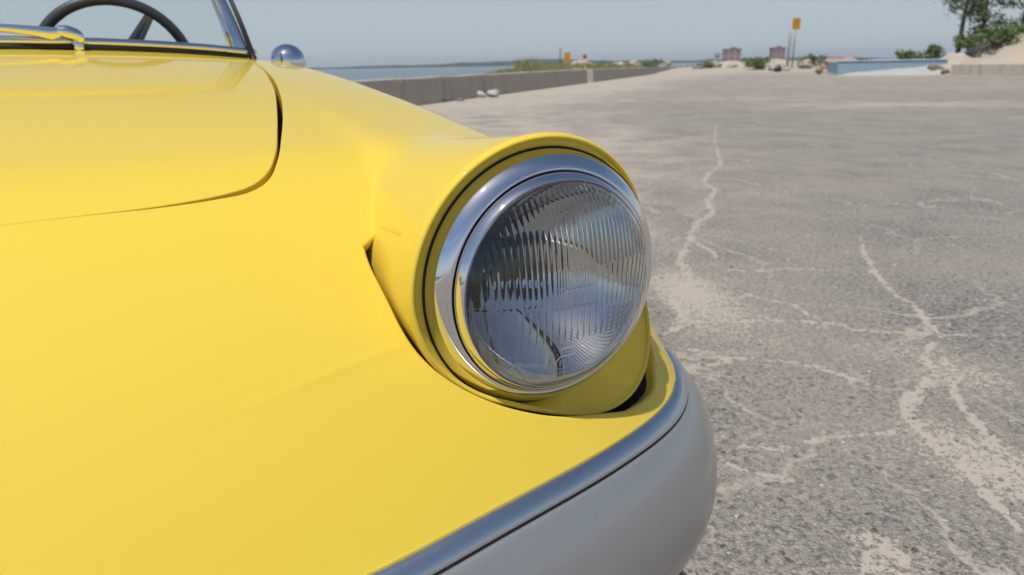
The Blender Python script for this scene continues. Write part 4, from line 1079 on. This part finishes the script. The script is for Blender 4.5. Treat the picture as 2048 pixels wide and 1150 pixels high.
# signs
M_YSIGN = pmat('amber_sign_sheet', (0.46, 0.22, 0.01), 0.5); M_OSIGN = pmat('orange_sign_sheet', (0.55, 0.27, 0.015), 0.5); M_RSIGN = pmat('red_sign_sheet', (0.55, 0.03, 0.025), 0.5)
M_POST = pmat('galvanised_post', (0.33, 0.34, 0.36), 0.5, 0.4); M_WOODPOST = concrete_mat('weathered_post', (0.46, 0.41, 0.41), (0.56, 0.50, 0.50)); M_DPOST = pmat('dark_green_post', (0.05, 0.08, 0.07), 0.6)
def sign(px, Y, zb, zt, p0, p1, wd, mat, label, round_=False, post=M_POST, pr=0.05):
    X = (px-1024)/1400*0.953*Y; root = empty('sign', (X, Y, zb)); tag(root, label, 'sign')
    v, f = tube([(0, 0, -0.5), (0, 0, zt-zb)], pr, 10); mesh('post', v, f, post, root)
    if round_:
        V = []; F = []; n = 24
        for y in (-0.07, -0.055):
            for k in range(n): V.append((wd/2*math.cos(2*math.pi*k/n), y, (p0+p1)/2-zb+wd/2*math.sin(2*math.pi*k/n)))
        F = [tuple(range(n)), tuple(range(n, 2*n))[::-1]]+[(k, (k+1) % n, n+(k+1) % n, n+k) for k in range(n)]
        mesh('sign_plate', V, F, mat, root, False)
    else:
        m_ = MB(); m_.box(-wd/2, wd/2, -0.075, -0.055, p0-zb, p1-zb); bevel(m_.build('sign_plate', mat, root), 0.006, 2)
    for zz_ in ((p0*0.7+p1*0.3)-zb, (p0*0.3+p1*0.7)-zb):
        m_ = MB(); m_.box(-0.07, 0.07, -0.0545, 0.055, zz_-0.02, zz_+0.02); m_.build('bracket', M_POST, root)
    return root
sign(1593, 62, 0.2, 4.15, 3.30, 4.18, 0.64, M_YSIGN, 'amber rectangular sign on a tall grey post by the boulders', pr=0.07)
sign(1142, 60, 0.4, 1.75, 0.98, 1.76, 0.48, M_OSIGN, 'orange-yellow panel sign low behind the sea wall')
sign(1177, 62, 0.4, 1.62, 1.25, 1.63, 0.36, M_RSIGN, 'small red round sign right of the orange panel', True)
X = (1583.5-1024)/1400*0.953*61; pr_ = tag(empty('wooden_post', (X, 61, 0.2)), 'weathered grey wooden post standing against the tall sign post', 'post')
v, f = tube([(0, 0, -0.5), (0, 0, 2.4), (0.01, 0, 2.75)], [0.12, 0.12, 0.11], 10); mesh('post_shaft', v, f, M_WOODPOST, pr_)
v, f = tube([(0.01, 0, 2.752), (0.01, 0, 2.80)], [0.13, 0.09], 10); mesh('post_cap', v, f, M_WOODPOST, pr_)
X = (1128-1024)/1400*0.953*60; pr_ = tag(empty('marker_pole', (X, 60, 0.3)), 'thin dark pole on the spit left of the orange panel', 'pole')
v, f = tube([(0, 0, -0.4), (0, 0, 1.75)], 0.045, 8); mesh('pole_shaft', v, f, M_DPOST, pr_); v, f = tube([(0, 0, 1.752), (0, 0, 1.80)], [0.06, 0.03], 8); mesh('pole_cap', v, f, M_DPOST, pr_)
# far buildings
def building(px, Y, wd, dp, ht, wall, roofc, label, shade_side=None):
    X = (px-1024)/1400*0.953*Y; root = empty('building', (X, Y, 0.0), -0.25); tag(root, label, 'building', 'blocky buildings beyond the sand')
    m_ = MB(); m_.box(-wd/2, wd/2, -dp/2, dp/2, -2, ht); m_.build('wall', wall, root)
    m_ = MB(); m_.box(-wd/2-0.15, wd/2+0.15, -dp/2-0.15, dp/2+0.15, ht+0.003, ht+0.35); rf_ = m_.build('roof', roofc, root); m_ = MB(); m_.box(-wd*0.1, wd*0.28, -1, 1, ht+0.352, ht+0.9); m_.build('roof_hut', roofc, rf_)
    for i in range(3):
        for k in range(2):
            m_ = MB(); x = -wd/2+wd*(i+0.5)/3; z = 1.3+k*2.1; m_.box(x-0.42, x+0.42, -dp/2-0.03, -dp/2+0.02, z, z+1.0); m_.build('window', M_WIN, root)
    return root
M_WIN = pmat('far_window', (0.16, 0.14, 0.16), 0.2); M_BRICK = pmat('mauve_brick', (0.30, 0.215, 0.23), 0.9); M_BRICK2 = pmat('grey_mauve_wall', (0.25, 0.20, 0.21), 0.9); M_ROOF = pmat('flat_roof', (0.22, 0.19, 0.2), 0.9)
building(1470, 270, 6.2, 8, 4.9, M_BRICK, M_ROOF, 'square mauve building far beyond the berm, left one')
building(1561, 270, 4.6, 9, 5.1, M_BRICK2, M_ROOF, 'darker narrow mauve building far beyond the berm, nearest the sign posts')
# lifeguard chair, pale blue and white
X = (1443-1024)/1400*0.953*190; lg = tag(empty('lifeguard_stand', (X, 190, 0.2)), 'tiny pale blue and white stand left of the mauve building', 'stand')
M_WW = pmat('white_wood', (0.75, 0.75, 0.74), 0.7)
for sx in (-0.6, 0.6):
    for sy in (-0.5, 0.5): m_ = MB(); m_.box(sx-0.07, sx+0.07, sy-0.07, sy+0.07, -0.4, 1.5); m_.build('leg', M_WW, lg)
m_ = MB(); m_.box(-0.75, 0.75, 0.5, 0.6, 1.602, 2.3); m_.build('backrest', M_WW, lg)
m_ = MB(); m_.box(-0.8, 0.8, -0.7, 0.7, 1.503, 1.6); m_.build('seat', pmat('white_wood_2', (0.72, 0.74, 0.75), 0.7), lg)
m_ = MB(); m_.add([(-0.95, -0.9, 2.45), (0.95, -0.9, 2.45), (0.95, 0.9, 2.45), (-0.95, 0.9, 2.45), (0, 0, 2.95)], [(0,3,2,1),(0,1,4),(1,2,4),(2,3,4),(3,0,4)]); m_.build('canopy', pmat('blue_canvas', (0.10, 0.17, 0.32), 0.8), lg)
m_ = MB(); m_.box(-0.03, 0.03, 0.52, 0.58, 2.303, 2.6); m_.build('canopy_pole', M_WW, lg)
# black bag by the boulders
bgo = tag(empty('trash_bag', (20.0, 54.3, 0.0)), 'small black bag lying on the lot edge below the sign posts', 'bag')
rnd = np.random.default_rng(9); V = []; F = []; n1, n2 = 8, 14
for i in range(n1+1):
    t = math.pi*i/n1
    for j in range(n2):
        p = 2*math.pi*j/n2; k = 1+0.12*math.sin(5*p+i)+rnd.normal()*0.03; V.append((0.26*k*math.sin(t)*math.cos(p), 0.22*k*math.sin(t)*math.sin(p), 0.22+0.24*k*math.cos(t)))
for i in range(n1):
    for j in range(n2): F.append((i*n2+j, (i+1)*n2+j, (i+1)*n2+(j+1) % n2, i*n2+(j+1) % n2))
mesh('bag_body', V, F, pmat('black_plastic', (0.015, 0.015, 0.016), 0.35), bgo)
v, f = tube([(0, 0, 0.44), (0.02, 0, 0.5), (0.05, 0.02, 0.56)], [0.05, 0.03, 0.07], 8); mesh('bag_knot', v, f, pmat('black_plastic_knot', (0.015, 0.015, 0.016), 0.4), bgo)
# painted barrier
def barrier():
    def pm(name, top, low):
        mt = pmat(name, top, 0.75); t = NT(mt); pos = t.new('ShaderNodeNewGeometry').outputs['Position']; s = t.new('ShaderNodeSeparateXYZ'); t.link(pos, s.inputs[0])
        e = t.math('ADD', t.math('MULTIPLY', t.math('SUBTRACT', s.outputs['X'], 20.2), 0.10), 0.34)
        e = t.math('ADD', e, t.math('MULTIPLY', t.math('SUBTRACT', t.noise(pos, 1.2, 3), 0.5), 0.25))
        mk = t.math('LESS_THAN', s.outputs['Z'], e)
        t.link(t.mix(mk, t.mix(t.noise(pos, 3, 5), top, tuple(x*1.25 for x in top)), low), t.b.inputs['Base Color']); return mt
    mt = pm('worn_blue_and_white_paint', (0.22, 0.31, 0.385), (0.66, 0.67, 0.66)); mc_ = pmat('pale_blue_coping', (0.36, 0.50, 0.60), 0.7)
    A = np.array([17.6, 39.1]); B = np.array([22.3, 37.2]); C_ = np.array([18.5, 42.4])
    root = empty('painted_barrier', (A[0], A[1], 0.0)); tag(root, 'low blue concrete barrier with white lower band on the sand', 'barrier')
    def seg(P, Q_, nm, z0, z1, th, mat, off):
        d = Q_-P; l = np.linalg.norm(d); d = d/l; n = np.array([-d[1], d[0]])
        m_ = MB(); q = []
        for z in (z0, z1):
            for (a, b) in ((0, off), (l, off), (l, off+th), (0, off+th)):
                p = P+d*a+n*b-A; q.append((p[0], p[1], z))
        m_.add(q, [(0,3,2,1),(4,5,6,7),(0,1,5,4),(1,2,6,5),(2,3,7,6),(3,0,4,7)]); o = m_.build(nm, mat, root); bevel(o, 0.02, 2); return o
    seg(A, B, 'front_wall', -0.3, 0.72, 0.35, mt, 0.0); seg(A, B, 'coping', 0.723, 0.79, 0.45, mc_, -0.05)
    nd = (B-A)/np.linalg.norm(B-A); s0 = A+np.array([-nd[1], nd[0]])*0.353
    seg(C_, s0, 'side_wall', -0.3, 0.72, 0.35, mt, 0.0)
    return root
barrier()
# low tan retaining wall on the right
rw = empty('retaining_wall', (22.4, 37.0, 0.0), math.atan2(-9.5, 1.2)); tag(rw, 'low tan concrete retaining wall holding back the dune on the right', 'wall')
for k in range(5):
    m_ = MB(); m_.box(k*2.4+0.012, (k+1)*2.4-0.012, 0, 0.3, -0.3, 0.52); bevel(m_.build('panel', concrete_mat('tan_concrete', (0.52, 0.45, 0.365), (0.62, 0.545, 0.455)) if k == 0 else bpy.data.materials['tan_concrete'], rw), 0.02, 2)
# loose pebbles on the lot
def pebbles():
    rnd = np.random.default_rng(21); V = []; F = []
    for _ in range(700):
        a = rnd.uniform(-R(40), R(46)); r_ = 0.85*math.exp(rnd.uniform(0, 1.9)); x, y = r_*math.sin(a), r_*math.cos(a); s = rnd.uniform(0.0015, 0.0042)*(1+0.25*r_*(rnd.random() < 0.5)); k = len(V)
        for (dx, dy, dz) in ((1,0,0.2),(0.3,0.9,0.25),(-0.8,0.6,0.2),(-0.9,-0.5,0.25),(0.4,-0.9,0.2),(0.1,0.1,1.0)):
            V.append((x+dx*s*rnd.uniform(.8, 1.3), y+dy*s*rnd.uniform(.8, 1.3), dz*s*1.1))
        for i in range(5): F.append((k+i, k+(i+1) % 5, k+5))
    mt = pmat('pebble', (0.4, 0.36, 0.32), 0.85); t = NT(mt); pos = t.new('ShaderNodeNewGeometry').outputs['Position']
    t.link(t.ramp(t.noise(pos, 7, 2), [(0.3, (0.10, 0.095, 0.09)), (0.5, (0.33, 0.30, 0.27)), (0.7, (0.62, 0.58, 0.54))]), t.b.inputs['Base Color'])
    o = mesh('pebbles', V, F, mt, None, False, kind='stuff'); o['label'] = 'loose small pebbles scattered over the sandy asphalt'; o['category'] = 'pebbles'
pebbles()

# sea haze over the bay
hm = bpy.data.materials.new('haze_air'); hm.use_nodes = True; hn = hm.node_tree; hn.nodes.clear()
ho_ = hn.nodes.new('ShaderNodeOutputMaterial'); pv_ = hn.nodes.new('ShaderNodeVolumePrincipled'); pv_.inputs['Color'].default_value = (0.78, 0.86, 0.95, 1); pv_.inputs['Density'].default_value = 0.00012; pv_.inputs['Anisotropy'].default_value = 0.2
hn.links.new(pv_.outputs[0], ho_.inputs['Volume'])
m_ = MB(); m_.box(-6500, 6500, -6500, 6500, -6, 60); m_.build('haze', hm, None, False, 'stuff')
